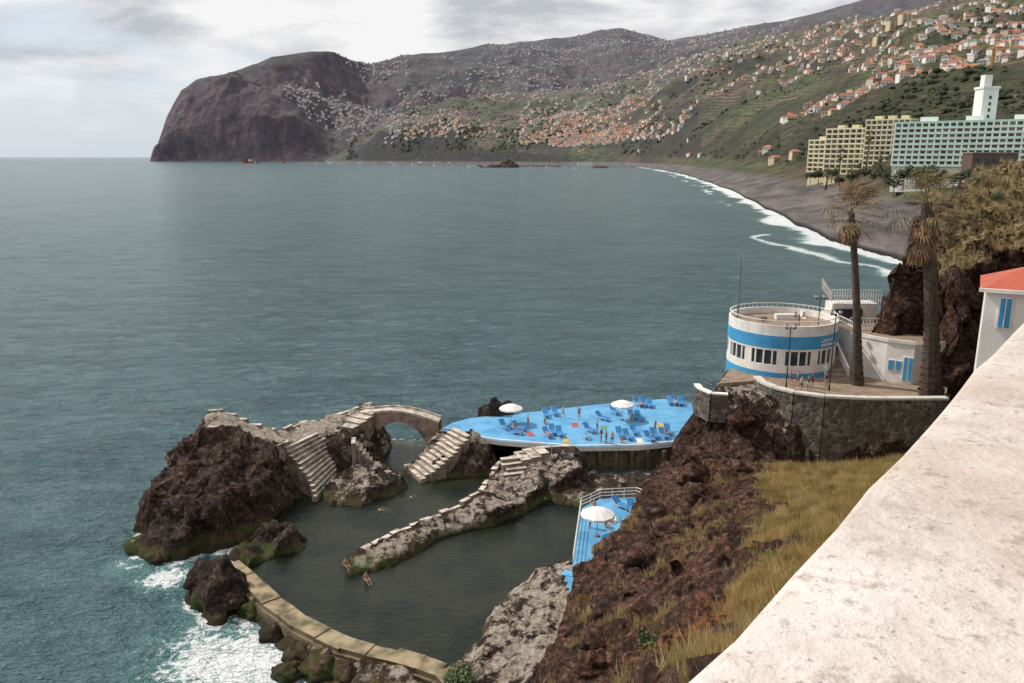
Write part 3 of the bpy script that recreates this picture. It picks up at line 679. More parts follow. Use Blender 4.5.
mb=MB();rail(mb,[at_z(u,v,12.4) for u,v in [(700,384),(712,390),(728,390)]],1.0,1.2,0);mb.build('metal_railing',[metal])
def lamp(u,v,z,h):
    p=at_z(u,v,z);mb=MB();mb.cyl((0,0,-.6),(0,0,.5),.13,.1,8,0);mb.cyl((0,0,.4),(0,0,h),.065,.05,8,0);mb.cyl((-.45,0,h-.25),(.45,0,h-.25),.03,.03,6,0)
    for s in(-.45,.45):
        mb.cyl((s,0,h-.3),(s,0,h-.12),.05,.16,8,0);mb.ball((s,0,h+.05),.2,1,8);mb.cyl((s,0,h+.18),(s,0,h+.28),.18,.02,8,0)
    mb.build('street_lamp',[dark,M('lamp_globe',(.6,.6,.58),(.55,.55,.52),1,.3)],False,p)
lamp(786,388,12.4,6.6);lamp(829,390,12.4,8.2);lamp(814,372,12.4,8.6);lamp(795,372,12.4,6.6)
p=at_y(738,312,92);mb=MB();mb.cyl((0,0,-6),(0,0,6.2),.14,.07,8,0);mb.ball((0,0,6.25),.13,0);mb.build('flagpole',[metal],False,p)

# footbridge
Aq=Vector(at_z(358,413,5.0));Bq=Vector(at_z(440,420,4.4));n_=Vector((Bq.y-Aq.y,-(Bq.x-Aq.x),0)).normalized()
if n_.y>0:n_=-n_
mb=MB();K=22
def pt(t_,w_,zoff): 
    p_=Aq.lerp(Bq,t_)+n_*(w_-.6*math.sin(math.pi*t_)); return (p_.x,p_.y,zoff)
top=lambda t_:Aq.z*(1-t_)+Bq.z*t_+.7*math.sin(math.pi*t_)
def bot(t_):
    s=(t_-.12)/.76
    return -.8 if not 0<s<1 else -.8+4.9*math.sqrt(max(0,1-(2*s-1)**2))
for i in range(K):
    t0,t1=i/K,(i+1)/K
    vs=[pt(t0,-1,bot(t0)),pt(t0,1,bot(t0)),pt(t1,1,bot(t1)),pt(t1,-1,bot(t1)),pt(t0,-1,top(t0)),pt(t0,1,top(t0)),pt(t1,1,top(t1)),pt(t1,-1,top(t1))]
    mb.add(vs,[(0,1,2,3),(1,5,6,2),(0,3,7,4)],0)
    mb.add(vs[4:],[(0,1,2,3)],1)
    for w_ in(-1,1):
        vs=[pt(t0,w_-.12,top(t0)-.1),pt(t0,w_+.12,top(t0)-.1),pt(t1,w_+.12,top(t1)-.1),pt(t1,w_-.12,top(t1)-.1)]
        v2_=[(x_,y_,z_+.3) for x_,y_,z_ in vs];mb.add(vs+v2_,[(0,1,5,4),(1,2,6,5),(2,3,7,6),(3,0,4,7),(4,5,6,7)],1)
rail(mb,[pt(j/8,-1,top(j/8)+.2) for j in range(9)],.9,1.2,2,.025)
mb.build('arched_footbridge',[brick,stepm,metal])
sw=[at_z(u,v,1.5) for u,v in [(232,563),(245,575),(258,588),(272,600),(286,611),(300,620),(322,632),(345,642),(370,649),(395,655),(420,662),(442,669),(452,683)]]
sw=[(x_+random.uniform(-.1,.1),y_+random.uniform(-.1,.1),z_) for x_,y_,z_ in sw]
mb=MB()
for i in range(len(sw)-1):
    z_=1.5+random.uniform(-.09,.05); strip(mb,[sw[i],sw[i+1]],random.uniform(1.3,1.6),-2.5,z_,0,1)
strip(mb,[(p[0]-.5,p[1]-.55,p[2]) for p in sw],.5,-2.5,1.1,0)
mb.build('sea_wall',[ochre,M('sea_wall_top',(.33,.26,.16),(.095,.08,.045),.6,.9,.5,4)])
LD=[(582,508),(600,499),(636,497),(650,504),(650,516),(612,540),(596,556),(584,572),(573,566)]
mb=MB();mb.prism([at_z(u,v,3.6)[:2] for u,v in LD],-.5,3.6,2,0)
rail(mb,[at_z(u,v,3.6) for u,v in [(573,565),(581,508),(600,499),(636,497),(651,503)]],1.0,1.1,1,.035,3)
mb.build('lower_sun_deck',[dblue,white,ochre])
# blue painted steps down to the water below the lower deck
mb=MB()
for k in range(10):
    zz_=3.5+.12*k; a=at_z(577+k*2.2,574+k*6.4,zz_); mb.box((a[0]-.2,a[1],zz_/2-.5),(1.9,.85,zz_+1),1,-.3,0)
mb.build('blue_steps',[dblue,ochre])

def parasol(u,v,z,mat2):
    mb=MB();mb.cyl((0,0,0),(0,0,.12),.3,.25,10,1);mb.cyl((0,0,0),(0,0,2.5),.03,.03,6,1);k=10
    vs=[(0,0,2.65)]+[(1.5*math.cos(2*math.pi*i/k),1.5*math.sin(2*math.pi*i/k),2.12) for i in range(k)]+[(1.5*math.cos(2*math.pi*i/k),1.5*math.sin(2*math.pi*i/k),1.95) for i in range(k)]+[(.7*math.cos(2*math.pi*i/k),.7*math.sin(2*math.pi*i/k),2.5) for i in range(k)]
    fs=[(0,1+2*k+i,1+2*k+(i+1)%k) for i in range(k)]+[(1+2*k+i,1+i,1+(i+1)%k,1+2*k+(i+1)%k) for i in range(k)]+[(1+i,1+k+i,1+k+(i+1)%k,1+(i+1)%k) for i in range(k)]
    mb.add(vs,fs,0); mb.build('beach_parasol',[mat2,metal],False,at_z(u,v,z))
canvas=M('white_canvas',(.78,.76,.74),(.70,.67,.64),2,.8)
for u,v in [(511,424),(622,420)]: parasol(u,v,3.0,canvas)
parasol(597,536,3.6,canvas)
mb=MB()
for s in(-.3,.3):
    mb.cyl((s,-.75,.32),(s,.45,.32),.03,.03,6,1);mb.cyl((s,.45,.32),(s,1.0,.75),.03,.03,6,1)
    for yy_ in(-.65,.35): mb.cyl((s,yy_,0),(s,yy_,.32),.03,.03,6,1)
    mb.cyl((s,.8,.05),(s,.8,.6),.02,.02,6,1)
mb.box((0,-.15,.36),(.64,1.25,.07),0)
mb.add([(-.32,.46,.34),(.32,.46,.34),(.32,1.02,.80),(-.32,1.02,.80),(-.32,.41,.40),(.32,.41,.40),(.32,.97,.86),(-.32,.97,.86)],[(0,1,2,3),(4,7,6,5),(0,4,5,1),(1,5,6,2),(2,6,7,3),(3,7,4,0)],0)
lm=mb.mesh('sun_lounger',[cushion,white])
LG=[(548,437,.3),(553,434,.3),(560,436,.3),(520,430,1),(516,434,1),(639,406,.2),(645,406,.2),(650,407,.2),(670,404,.1),(675,404.5,.1),(681,405,.1),(620,437,.2),(628,439,.2),(634,434,.3),(655,438,.1),(664,438,.1),(668,434,.1),(603,420,.6),(615,414,.2),(633,419,.2),(640,420,.2),(590,432,.8),(555,415,.2),(546,417,.3),(505,429,.6),(650,441,.2)]
for u,v,r_ in LG: place(lm,'sun_lounger',at_z(u,v,3.0),r_+random.uniform(-.2,.2),1.15)
for u,v in [(622,508),(632,512),(605,520)]: place(lm,'sun_lounger',at_z(u,v,3.6),random.uniform(0,1),1.1)
# towels spread on the deck
tw=[M('towel_red',(.45,.08,.07)),M('towel_white',(.7,.68,.64)),M('towel_yellow',(.55,.42,.12)),M('towel_green',(.1,.3,.2))]
for k,(u,v) in enumerate([(575,425),(640,441),(566,441),(604,428),(530,434),(612,520),(660,425)]):
    p=at_z(u,v,3.6 if v>500 else 3.0);mb=MB();n_v=6
    vs=[(-.4+.8*j,-.85+1.7*i/n_v,.02+.015*math.sin(i*1.7+j)) for i in range(n_v+1) for j in(0,1)];mb.add(vs,[(2*i,2*i+1,2*i+3,2*i+2) for i in range(n_v)],0);mb.build('beach_towel',[tw[k%4]],False,(p[0],p[1],p[2]+.004),random.uniform(-.6,.6))

# ------------------------------------------------------------ people
skin1=M('skin_tan',(.42,.24,.165),(.36,.20,.14),3,.55);skin2=M('skin_light',(.54,.36,.28),(.48,.31,.23),3,.55)
hairm=M('hair_brown',(.035,.02,.013));eye=M('eye_dark',(.02,.02,.02))
cl=[M('cloth_navy',(.03,.045,.12)),M('cloth_red',(.4,.04,.04)),M('cloth_white',(.6,.6,.58)),M('cloth_teal',(.04,.22,.25)),M('cloth_black',(.02,.02,.022)),M('cloth_coral',(.5,.16,.1))]
BASE={'pel':(0,0,.95),'sp':(0,0,1.14),'ch':(0,0,1.34),'nk':(0,.01,1.49),'hd':(0,-.015,1.58),'ht':(0,-.01,1.68)}
for s,k in((-1,'L'),(1,'R')):
    BASE.update({'hip'+k:(s*.09,0,.88),'kn'+k:(s*.1,-.01,.49),'an'+k:(s*.1,.02,.08),'to'+k:(s*.12,-.16,.03),'sh'+k:(s*.17,0,1.42),'el'+k:(s*.23,.03,1.13),'wr'+k:(s*.25,-.04,.89),'pa'+k:(s*.255,-.06,.82)})
RAD={'pel':(.145,.10),'sp':(.125,.09),'ch':(.15,.10),'nk':(.052,.052),'hd':(.078,.088),'ht':(.07,.08)}
for k in'LR': RAD.update({'hip'+k:(.085,.085),'kn'+k:(.055,.055),'an'+k:(.037,.037),'to'+k:(.035,.025),'sh'+k:(.052,.052),'el'+k:(.038,.038),'wr'+k:(.026,.026),'pa'+k:(.034,.02)})
ED=[('pel','sp'),('sp','ch'),('ch','nk'),('nk','hd'),('hd','ht')]
for k in'LR': ED+=[('pel','hip'+k),('hip'+k,'kn'+k),('kn'+k,'an'+k),('an'+k,'to'+k),('ch','sh'+k),('sh'+k,'el'+k),('el'+k,'wr'+k),('wr'+k,'pa'+k)]
import bmesh as _b
def person_mesh(name,ov,shirt,mats):
    J=dict(BASE);J.update(ov);names=list(J);vs=[Vector(J[n]) for n in names];rad=[RAD[n] for n in names];es=[(names.index(a),names.index(b)) for a,b in ED]
    for k,s in(('L',-1),('R',1)):
        wr,pa=Vector(J['wr'+k]),Vector(J['pa'+k]);d=(pa-wr).normalized();sd=Vector((0,-1,0)) if abs(d.y)<.8 else Vector((1,0,0));sd=(sd-d*sd.dot(d)).normalized();nn=d.cross(sd)*s
        pi=names.index('pa'+k)
        for q,(o,l) in enumerate([(-.03,.07),(-.01,.085),(.01,.08),(.028,.06)]):
            b0=pa+d*.03+sd*o*-1;b1=b0+d*l*.5+nn*.005;b2=b1+d*l*.45-nn*.02
            i=len(vs);vs+=[b0,b1,b2];rad+=[(.010,.010),(.009,.009),(.007,.007)];es+=[(pi,i),(i,i+1),(i+1,i+2)]
        i=len(vs);vs+=[wr.lerp(pa,.6)+sd*.035,wr.lerp(pa,1.1)+sd*.06];rad+=[(.011,.011),(.009,.009)];es+=[(pi,i),(i,i+1)]
    me=bpy.data.meshes.new(name+'_skel');me.from_pydata(vs,es,[]);o=bpy.data.objects.new('tmp',me);sc.collection.objects.link(o)
    md=o.modifiers.new('s','SKIN');sv=me.skin_vertices[0].data
    for i,r_ in enumerate(rad): sv[i].radius=r_;sv[i].use_root=(i==0)
    md.use_smooth_shade=True;o.modifiers.new('u','SUBSURF').levels=1
    dg=bpy.context.evaluated_depsgraph_get();res=bpy.data.meshes.new_from_object(o.evaluated_get(dg));bpy.data.objects.remove(o)
    res.name=name;res.materials.clear()
    for m_ in mats: res.materials.append(m_)
    hd=Vector(J['hd']);ht=Vector(J['ht']);upv=(ht-hd).normalized()
    segs=[(Vector(J[a]),Vector(J[b]),a,b) for a,b in ED]
    for p in res.polygons:
        c=p.center;best=1e9;key=None;tt=0
        for a,b,na,nb in segs:
            ab=b-a;t_=max(0,min(1,(c-a).dot(ab)/ab.length_squared));d_=(c-a-ab*t_).length
            if d_<best:best=d_;key=(na,nb);tt=t_
        mi=0
        if key==('pel','sp') and tt<.5: mi=1
        elif key[0]=='pel' and key[1][:3]=='hip': mi=1
        elif key[0][:3]=='hip' and tt<.35: mi=1
        if shirt and (key==('pel','sp') or key==('sp','ch') or key[0]=='ch' and key[1]!='nk' or key==('ch','nk') and tt<.4 or (key[0][:2]=='sh' and tt<.4)): mi=2
        if key in(('nk','hd'),('hd','ht')):
            rel=c-hd; back=rel.y if abs(upv.z)>.5 else rel.z*-1
            if rel.dot(upv)>.09 or (back>.01 and rel.dot(upv)>-.05): mi=3
        p.material_index=mi
    mb=MB();fw=Vector((0,-1,0)) if abs(upv.z)>.5 else Vector((0,0,1));sdv=upv.cross(fw).normalized()
    for s in(-1,1): mb.ball(hd+upv*.035+fw*.083+sdv*s*.03,.012,0,6);mb.ball(hd+upv*.02+sdv*s*.08,.02,1,6)
    mb.cyl(hd+upv*.03+fw*.08,hd+upv*.0+fw*.105,.008,.014,5,1);mb.cyl(hd-upv*.03+fw*.08-sdv*.02,hd-upv*.03+fw*.08+sdv*.02,.006,.006,5,0)
    f=mb.mesh(name+'_face',[eye,mats[0]])
    bm_=_b.new();bm_.from_mesh(res);n0=len(bm_.faces);bm_.from_mesh(f);bm_.faces.ensure_lookup_table()
    for fc in bm_.faces[n0:]: fc.material_index=4 if fc.material_index==0 else 0
    bm_.to_mesh(res);bm_.free();res.materials.append(eye);return res
walk={'knL':(-.1,-.2,.52),'anL':(-.1,-.22,.1),'toL':(-.12,-.4,.05),'knR':(.1,.02,.5),'anR':(.1,.28,.14),'toR':(.12,.16,.03),'elL':(-.23,.1,1.15),'wrL':(-.25,.06,.9),'paL':(-.25,.04,.83),'elR':(.23,-.06,1.15),'wrR':(.24,-.24,.99),'paR':(.24,-.3,.95)}
sit={'pel':(0,0,.14),'sp':(0,.05,.33),'ch':(0,.08,.53),'nk':(0,.07,.68),'hd':(0,.04,.77),'ht':(0,.04,.87)}
for s,k in((-1,'L'),(1,'R')): sit.update({'hip'+k:(s*.09,-.03,.11),'kn'+k:(s*.13,-.42,.38),'an'+k:(s*.12,-.68,.08),'to'+k:(s*.13,-.86,.05),'sh'+k:(s*.17,.08,.6),'el'+k:(s*.25,.12,.33),'wr'+k:(s*.2,-.12,.30),'pa'+k:(s*.17,-.2,.32)})
lie={}
for k,(x_,y_,z_) in BASE.items(): lie[k]=(x_*1.15,z_-.9,.12-y_*.6)
swim={}
for k,(x_,y_,z_) in BASE.items(): swim[k]=(x_,-(z_-1.3),-.12-(1.4-z_)*.12 if z_<1.4 else 0.0)
swim.update({'nk':(0,-.2,.05),'hd':(0,-.26,.14),'ht':(0,-.27,.24),'elL':(-.35,-.3,-.06),'wrL':(-.25,-.52,-.02),'paL':(-.22,-.6,0),'elR':(.35,-.3,-.06),'wrR':(.25,-.52,-.02),'paR':(.22,-.6,0)})
talk={'elR':(.26,-.02,1.17),'wrR':(.16,-.22,1.22),'paR':(.12,-.28,1.25)}
PM={}
def pm(kind,ov,i):
    key=(kind,i)
    if key not in PM: PM[key]=person_mesh('person',ov,i%2==0 and kind not in('swim','lie'),[skin1 if i%3 else skin2,cl[i%6],cl[(i*2+2)%6],hairm])
    return PM[key]
POS={'stand':({},'standing_person'),'talk':(talk,'standing_person'),'walk':(walk,'walking_person'),'sit':(sit,'sitting_person'),'lie':(lie,'sunbathing_person'),'swim':(swim,'swimming_person')}
def person(kind,u,v,z,rz=0,i=0,dz=0):
    ov,nm=POS[kind];p=at_z(u,v,z)
    place(pm(kind,ov,i),nm,(p[0],p[1],z+dz),rz)
for a_ in [('stand',579,419,3,.3,1),('walk',563,418,3,2,3),('talk',612,445,3.0,3,0),('stand',606,444,3,1,5),('stand',601,442,3,4,2),('walk',655,433,3,1,1),('sit',622,443,3,.4,3,.0),('sit',652,440,3,-.4,1,.0),('sit',666,437,3,.2,5,.38),
  ('sit',545,424,3,.8,1),('lie',640,407,3,3.3,1,.42),('lie',675,405,3,3.2,3,.42),('lie',548,437,3,3.4,5,.42),('stand',528,427,3,2,3),('stand',597,432,3,1,0),('sit',586,440,3,2,0),('walk',630,425,3,5,5),('sit',515,432,3,.2,1,.38),
  ('stand',801,392,TZ,.5,0),('talk',808,391,TZ,-.7,2),('stand',812,388,TZ,2,4),('walk',797,386,TZ,1.5,5),('stand',826,388,TZ,3,2),('walk',790,385,TZ,1,1),
  ('talk',590,528,3.6,1,1),('sit',606,527,3.6,.5,5),('walk',594,516,3.6,4,3),
  ('swim',384,509,.55,.8,1),('swim',379,510,.55,2.4,3),('swim',410,497,.55,2,1)]:
    person(a_[0],a_[1],a_[2],a_[3],a_[4],a_[5],a_[6] if len(a_)>6 else 0)
for u,v,i in [(346,563,1),(366,574,5),(349,471,3)]:
    p=at_z(u,v,1.3); place(pm('sit',sit,i),'sitting_person',(p[0],p[1],max(ground(p[0],p[1]),.6)),.6)

# ------------------------------------------------------------ palms
frond=NT('palm_frond');oi=frond.noise(1.1,3,.7);frond.col(frond.ramp(oi,[(.35,(.06,.065,.022)),(.5,(.16,.135,.05)),(.66,(.36,.26,.12))]));frond.set(.6)
deadm=M('dead_palm_frond',(.30,.18,.10),(.13,.08,.045),2,.9);trunkm=M('palm_trunk',(.11,.078,.06),(.05,.036,.028),2.5,.95,.8,6);gfr=M('green_palm_frond',(.06,.08,.025),(.03,.045,.014),2,.7)
def fan(mb,base,dirv,L,droop,mi,n=15,wf=.09,wind=0):
    d=Vector(dirv).normalized();side=d.cross(Vector((0,0,1)));side=side.normalized() if side.length>.05 else Vector((1,0,0));up=side.cross(d)
    hub=Vector(base)+d*L*.5-Vector((0,0,droop*.15*L));mb.cyl(base,hub,.035,.02,4,mi,False)
    for i in range(n):
        a=(i/(n-1)-.5)*2.5+random.uniform(-.06,.06);dd=(d*math.cos(a)+side*math.sin(a)).normalized();l=L*.62*(.75+.25*math.cos(a))*random.uniform(.85,1.1)
        w=side*math.cos(a)-d*math.sin(a);w=w*wf
        mid=hub+dd*l*.55+up*.05;mid2=mid-Vector((0,0,droop*l*.12));tip=mid2+dd*l*.35-Vector((0,0,l*(.05+droop*.5)))+Vector((wind*l*.3,0,0))
        mb.add([hub,mid2-w,mid2+w,tip],[(0,1,2),(1,3,2)],mi)
def palm(base,top,r,crown,skirt,name='fan_palm',nf=38,wind=.6,live=0):
    mb=MB();b=Vector(base);tp_=Vector(top);K=26;pts=[]
    for i in range(K+1):
        t_=i/K;p=b.lerp(tp_,t_)+Vector((math.sin(t_*3.0)*.25,0,0));pts.append(p)
    for i in range(K):
        t_=i/K;rr=r*(1.25-.45*t_)+(r*.7*(1-t_)**6);mb.cyl(pts[i],pts[i+1]+Vector((0,0,.02)),rr*.93,rr*1.05,10,1,False)
    c=pts[-1]
    for i in range(nf):
        az=i*2.399+random.uniform(-.2,.2);el=math.radians(random.uniform(-30,80));fan(mb,c+Vector((0,0,random.uniform(-.3,.3))),(math.cos(az)*math.cos(el),math.sin(az)*math.cos(el),math.sin(el)),crown*random.uniform(.75,1.2),.35-.3*math.sin(el)+random.random()*.35,0 if random.random()<.65 else 2,13,.05,wind)
    for i in range(int(skirt*26)):
        az=i*2.399;el=math.radians(random.uniform(-85,-50));z=random.uniform(0,skirt);fan(mb,c-Vector((0,0,z)),(math.cos(az)*math.cos(el),math.sin(az)*math.cos(el),math.sin(el)),crown*.62,.4,2,9,.08,wind*.3)
    return mb.build(name,[frond.m if not live else gfr,trunkm,deadm])
p1=at_z(857,385,12.3);p1t=at_y(851,213,p1[1]);palm(p1,p1t,.36,3.6,1.1,nf=34)
p2=at_z(931,396,12.3);p2t=at_y(926,203,p2[1]+1);palm(p2,p2t,.62,4.1,3.6,nf=38,wind=.8)
for u,v,h_ in [(838,170,14),(866,160,20),(878,168,12),(850,176,9),(938,172,16),(826,178,8)]:
    q=at_y(u,v+6,540);palm((q[0],q[1],q[2]-4),(q[0]+.5,q[1],q[2]+h_),.45,4.8,1.0,'fan_palm',26,.2,1)

# ------------------------------------------------------------ shrubs, trees and grass
leafm=NT('shrub_leaves');leafm.col(leafm.ramp(leafm.noise(1.5,4),[(.35,(.025,.05,.012)),(.65,(.10,.14,.035))]));leafm.set(.6)
def shrub(c,r,n,name='shrub',m_=None,hz=.7,ls=1,trunk=0):
    mb=MB()
    if trunk: mb.cyl((0,0,-6),(0,0,r*.3),r*.07,r*.04,7,1)
    for k in range(6): mb.cyl((0,0,-.4),(random.uniform(-.6,.6)*r,random.uniform(-.6,.6)*r,r*hz*.7),.04*ls,.01*ls,4,1,False)
    lobes=[(random.uniform(-.6,.6)*r,random.uniform(-.6,.6)*r,random.uniform(.1,.7)*r*hz,random.uniform(.3,.55)*r) for _ in range(8)]
    for k in range(n):
        l=random.choice(lobes);v_=Vector((random.gauss(0,1),random.gauss(0,1),random.gauss(0,1))).normalized()*l[3]*random.uniform(.6,1.05)
        p=Vector(l[:3])+v_;s=random.uniform(.05,.12)*min(1.6,.6+r*.4)*ls;a=Vector((random.gauss(0,1),random.gauss(0,1),random.gauss(0,1))).normalized()*s;b_=a.orthogonal().normalized()*s*.5
        mb.add([p-a,p+b_,p+a,p-b_],[(0,1,2,3)],0)
    return mb.build(name,[m_ or leafm.m,trunkm],False,c)
p=at_z(458,683,2.0);shrub((p[0],p[1],1.9),1.5,1200)
dleaf=M('dark_tree_leaves',(.06,.075,.022),(.02,.03,.01),.3,.8)
for k in range(15):
    u=884+k*10+random.uniform(-4,4);q=at_y(u,random.uniform(174,186),random.uniform(375,425)); shrub(q,random.uniform(3.5,6),420,'broadleaf_tree',dleaf,.9,5,1)
for k in range(9):
    q=at_y(808+k*11+random.uniform(-3,3),random.uniform(174,182),random.uniform(540,570)); shrub(q,random.uniform(3,5.5),300,'broadleaf_tree',dleaf,.8,6,1)
drym=M('dry_shrub_leaves',(.24,.175,.075),(.09,.08,.03),2,.9)
for k in range(20):
    u=random.uniform(940,1090);v=random.uniform(165,225);yy_=random.uniform(92,118);q=at_y(u,v,yy_)
    shrub((q[0],q[1],ground(q[0],q[1])),random.uniform(.7,1.7),600,'shrub',drym if k%2 else None)
for k,(u,v,z) in enumerate([(770,560,17),(720,520,11),(650,640,16),(690,660,22),(840,470,7),(620,590,10.5)]):
    q=at_z(u,v,z);shrub((q[0],q[1],ground(q[0],q[1])),random.uniform(.5,.9),500,'shrub',drym if k%2 else None)
gdry=NT('dry_grass');gi=gdry.noise(.7,4,.7);gdry.col(gdry.ramp(gi,[(.32,(.20,.165,.055)),(.48,(.50,.38,.165)),(.66,(.74,.60,.35))]));gdry.set(.8)
def grass_patch(name,maskf,count,hmin,hmax):
    V_=[];F_=[]
    ii,jj=np.nonzero(maskf);k=rng.integers(0,len(ii),count)
    for i,j in zip(ii[k],jj[k]):
        bx,by,bz=Xd[i,j],Yd[i,j],Zd[i,j];ts=rng.uniform(.5,1.5)
        for b_ in range(9):
            x_=bx+rng.uniform(-.2,.2);y_=by+rng.uniform(-.2,.2);h_=ts*rng.uniform(hmin,hmax);an=rng.uniform(0,6.28);ln=rng.uniform(.2,.75)*h_
            w=.024;o=len(V_);V_+= [(x_-w,y_,bz-.15),(x_+w,y_,bz-.15),(x_+ln*math.cos(an),y_+ln*math.sin(an),bz+h_)];F_.append((o,o+1,o+2))
    me=bpy.data.meshes.new(name);me.from_pydata(V_,[],F_);me.materials.append(gdry.m);place(me,name)
gmask=(gm>.5)&(Y<85)&(Z>3.5)
grass_patch('dry_grass',gmask,14000,.2,.6)
g2=hill&(gm<.5)&(fbm(X/2.2,Y/2.2,31.,3)>.17)&(Y<80)
grass_patch('dry_grass',g2,1800,.15,.45)
cm=(MK[...,1]>.35)&(X>38)&(Z>19)&(Y>80)&(Y<130)&~((gm>.5))
if cm.any(): grass_patch('dry_grass',cm,3000,.3,.8)

# ------------------------------------------------------------ promenade parapet
t=NT('weathered_white_parapet');n1=t.noise(3.5,6,.72);n2=t.noise(22,4,.7);n3=t.noise(.9,5,.68)
c=t.ramp(n1,[(.3,(.40,.33,.29)),(.45,(.57,.50,.46)),(.62,(.67,.61,.57))])
c=t.mix(t.ramp(n2,[(.58,0),(.70,.55)]),c,(.24,.19,.155)); c=t.mix(t.ramp(n3,[(.47,0),(.6,.6)]),c,(.44,.34,.27))
c=t.mix(t.ramp(t.noise(7,5,.75),[(.57,0),(.65,.6)]),c,(.28,.22,.175))
c=t.mix(t.ramp(t.noise(60,3),[(.62,0),(.70,.55)]),c,(.12,.1,.09))
t.col(c);t.set(.85,0,.2);t.bump(t.math('ADD',t.math('MULTIPLY',n2,.3),n1),.6,.04)
mb=MB();Wd=1.1;zt=H-.7
prof=[(0,-9),(0,-.03),(.006,-.012),(.02,-.003),(.05,0),(Wd-.03,0),(Wd,-.03),(Wd,-1.2)]
NS=220;vs=[];
for i in range(NS+1):
    s=-6+ (106)*(i/NS)**2
    for o,dz_ in prof:
        wv=.006*math.sin(s*2.1)+.005*math.sin(s*5.3)+.004*math.sin(s*13.7)+random.uniform(-.0025,.0025) if o<.1 else 0
        q=prom(s,o+wv-.018);vs.append((q[0],q[1],zt+dz_))
k=len(prof);fs=[(i*k+j,i*k+j+1,(i+1)*k+j+1,(i+1)*k+j) for i in range(NS) for j in range(k-1)]
mb.add(vs,fs,0);mb.build('parapet_wall',[t.m])
mb=MB();pg=[prom(-6,Wd),prom(100,Wd),prom(100,9),prom(-6,9)];mb.prism(pg,33.6,34.35,0);mb.build('promenade_pavement',[conc])
# small white house with red roof and blue window, standing below the promenade
red_=M('red_roof',(.45,.10,.055),(.34,.08,.05),1.5,.8,.3,6)
A_=at_y(979,345,30);ze=at_y(979,288,30)[2]-A_[2];yaw=-math.radians(30)
mb=MB();mb.box((2.0,1.75,(ze-8)/2),(4.0,3.5,ze+8),0)
o_=.22;zr=ze+.75
mb.add([(-o_,-o_,ze),(4+o_,-o_,ze),(4+o_,3.5+o_,ze),(-o_,3.5+o_,ze),(1.4,1.75,zr),(2.8,1.75,zr)],[(0,1,5,4),(1,2,5),(2,3,4,5),(3,0,4),(3,2,1,0)],1)
mb.box((2.0,-.26,ze-.05),(4.5,.1,.14),0)
mb.box((.70,-.03,ze-.9),(.48,.06,1.25),0);mb.box((.70,-.06,ze-.9),(.36,.06,1.1),2);mb.box((.70,-.10,ze-.9),(.03,.05,1.1),0)
mb.build('white_house',[white,red_,blue],False,A_,yaw)

# ------------------------------------------------------------ boats, pier, islet
hr=M('ship_red',(.34,.05,.035),(.26,.04,.03),.05,.6)
def ship(u,v,L,rz,name,mts=None):
    p=at_z(u,v,0);mb=MB();w=L*.12;h=L*.14
    pr=[(-L/2,-w*.8),(L*.3,-w),(L/2,0),(L*.3,w),(-L/2,w*.8)]
    mb.prism(pr,-1,h,0,0);mb.box((-L*.3,0,h+L*.09),(L*.2,w*1.5,L*.18),1);mb.box((-L*.32,0,h+L*.22),(L*.08,w*.6,L*.08),0);mb.cyl((L*.15,0,h),(L*.15,0,h+L*.28),L*.016,L*.01,5,0);mb.cyl((L*.15,0,h+L*.1),(L*.32,0,h+L*.25),L*.01,L*.01,5,0);mb.box((L*.05,0,h+L*.03),(L*.3,w*1.2,L*.06),2)
    mb.build(name,mts or [hr,wht,dark],False,p,rz)
ship(247,163.2,72,2.9,'cargo_ship');ship(257,163.4,34,.1,'fishing_boat');ship(283,163,34,.2,'fishing_boat');
for u,v in [(300,163.5),(318,164),(340,164.2),(395,165.5),(414,166),(436,166),(452,166.5),(470,167),(478,167.5),(532,168),(548,168),(575,168.5)]: ship(u,v,random.uniform(14,26),random.uniform(-.6,.6),'fishing_boat',[wht,wht,dark])
mb=MB();strip(mb,[at_z(300,163.2,0),at_z(380,164.3,0),at_z(470,165.3,0)],14,-2,5,0)
strip(mb,[at_z(470,165.8,0),at_z(505,166.6,0),at_z(560,166.9,0)],12,-2,5,0)
for k in range(9):
    q=at_z(330+k*15,164.2,0);mb.box((q[0],q[1],7),(22,10,7+random.random()*5),k%2+1)
q=at_z(585,166.2,0);mb.box((q[0],q[1],8),(60,14,14),1)
mb.build('harbour_pier',[gry,wht,crm])
for (u,v,w_,h_) in [(508,167.5,24,9),(494,167.6,24,5),(480,167.4,12,2),(600,168,20,3)]:
    p=at_z(u,v,0);n1_=26;th=np.linspace(0,2*np.pi,n1_);rr=np.linspace(1,0,12);RR,TT=np.meshgrid(rr,th,indexing='ij');S=w_/F*p[1]/2
    GX=p[0]+RR*S*np.cos(TT);GY=p[1]+RR*S*.5*np.sin(TT);GZ=-2+(h_/F*p[1]+2)*(1-RR**2.4)*(.8+.9*fbm(GX/22,GY/22,1.,4))
    gridmesh('islet_rock',GX,GY,GZ,rockmat,None,True,{'mask':np.zeros(GX.shape+(3,))})
def boulder(u,v,z,r,mk=(0,0,.3),onground=False):
    p=list(at_z(u,v,z))
    if onground: p[2]=ground(p[0],p[1])+r*.15
    th=np.linspace(0,2*np.pi,29);ph=np.linspace(0,np.pi,18);PH,TH=np.meshgrid(ph,th,indexing='ij')
    a=np.sin(PH)*np.cos(TH);b=np.sin(PH)*np.sin(TH);c_=np.cos(PH);k=r*(1+.5*fbm(a*1.3+u,b*1.3,c_*1.3+v,4)-.3*ridged(a*2+u,b*2,c_*2,4))
    gridmesh('boulder',p[0]+a*k*1.1,p[1]+b*k,p[2]+c_*k*.75,rockmat,None,True,{'mask':np.zeros(a.shape+(3,))+np.array(mk)})
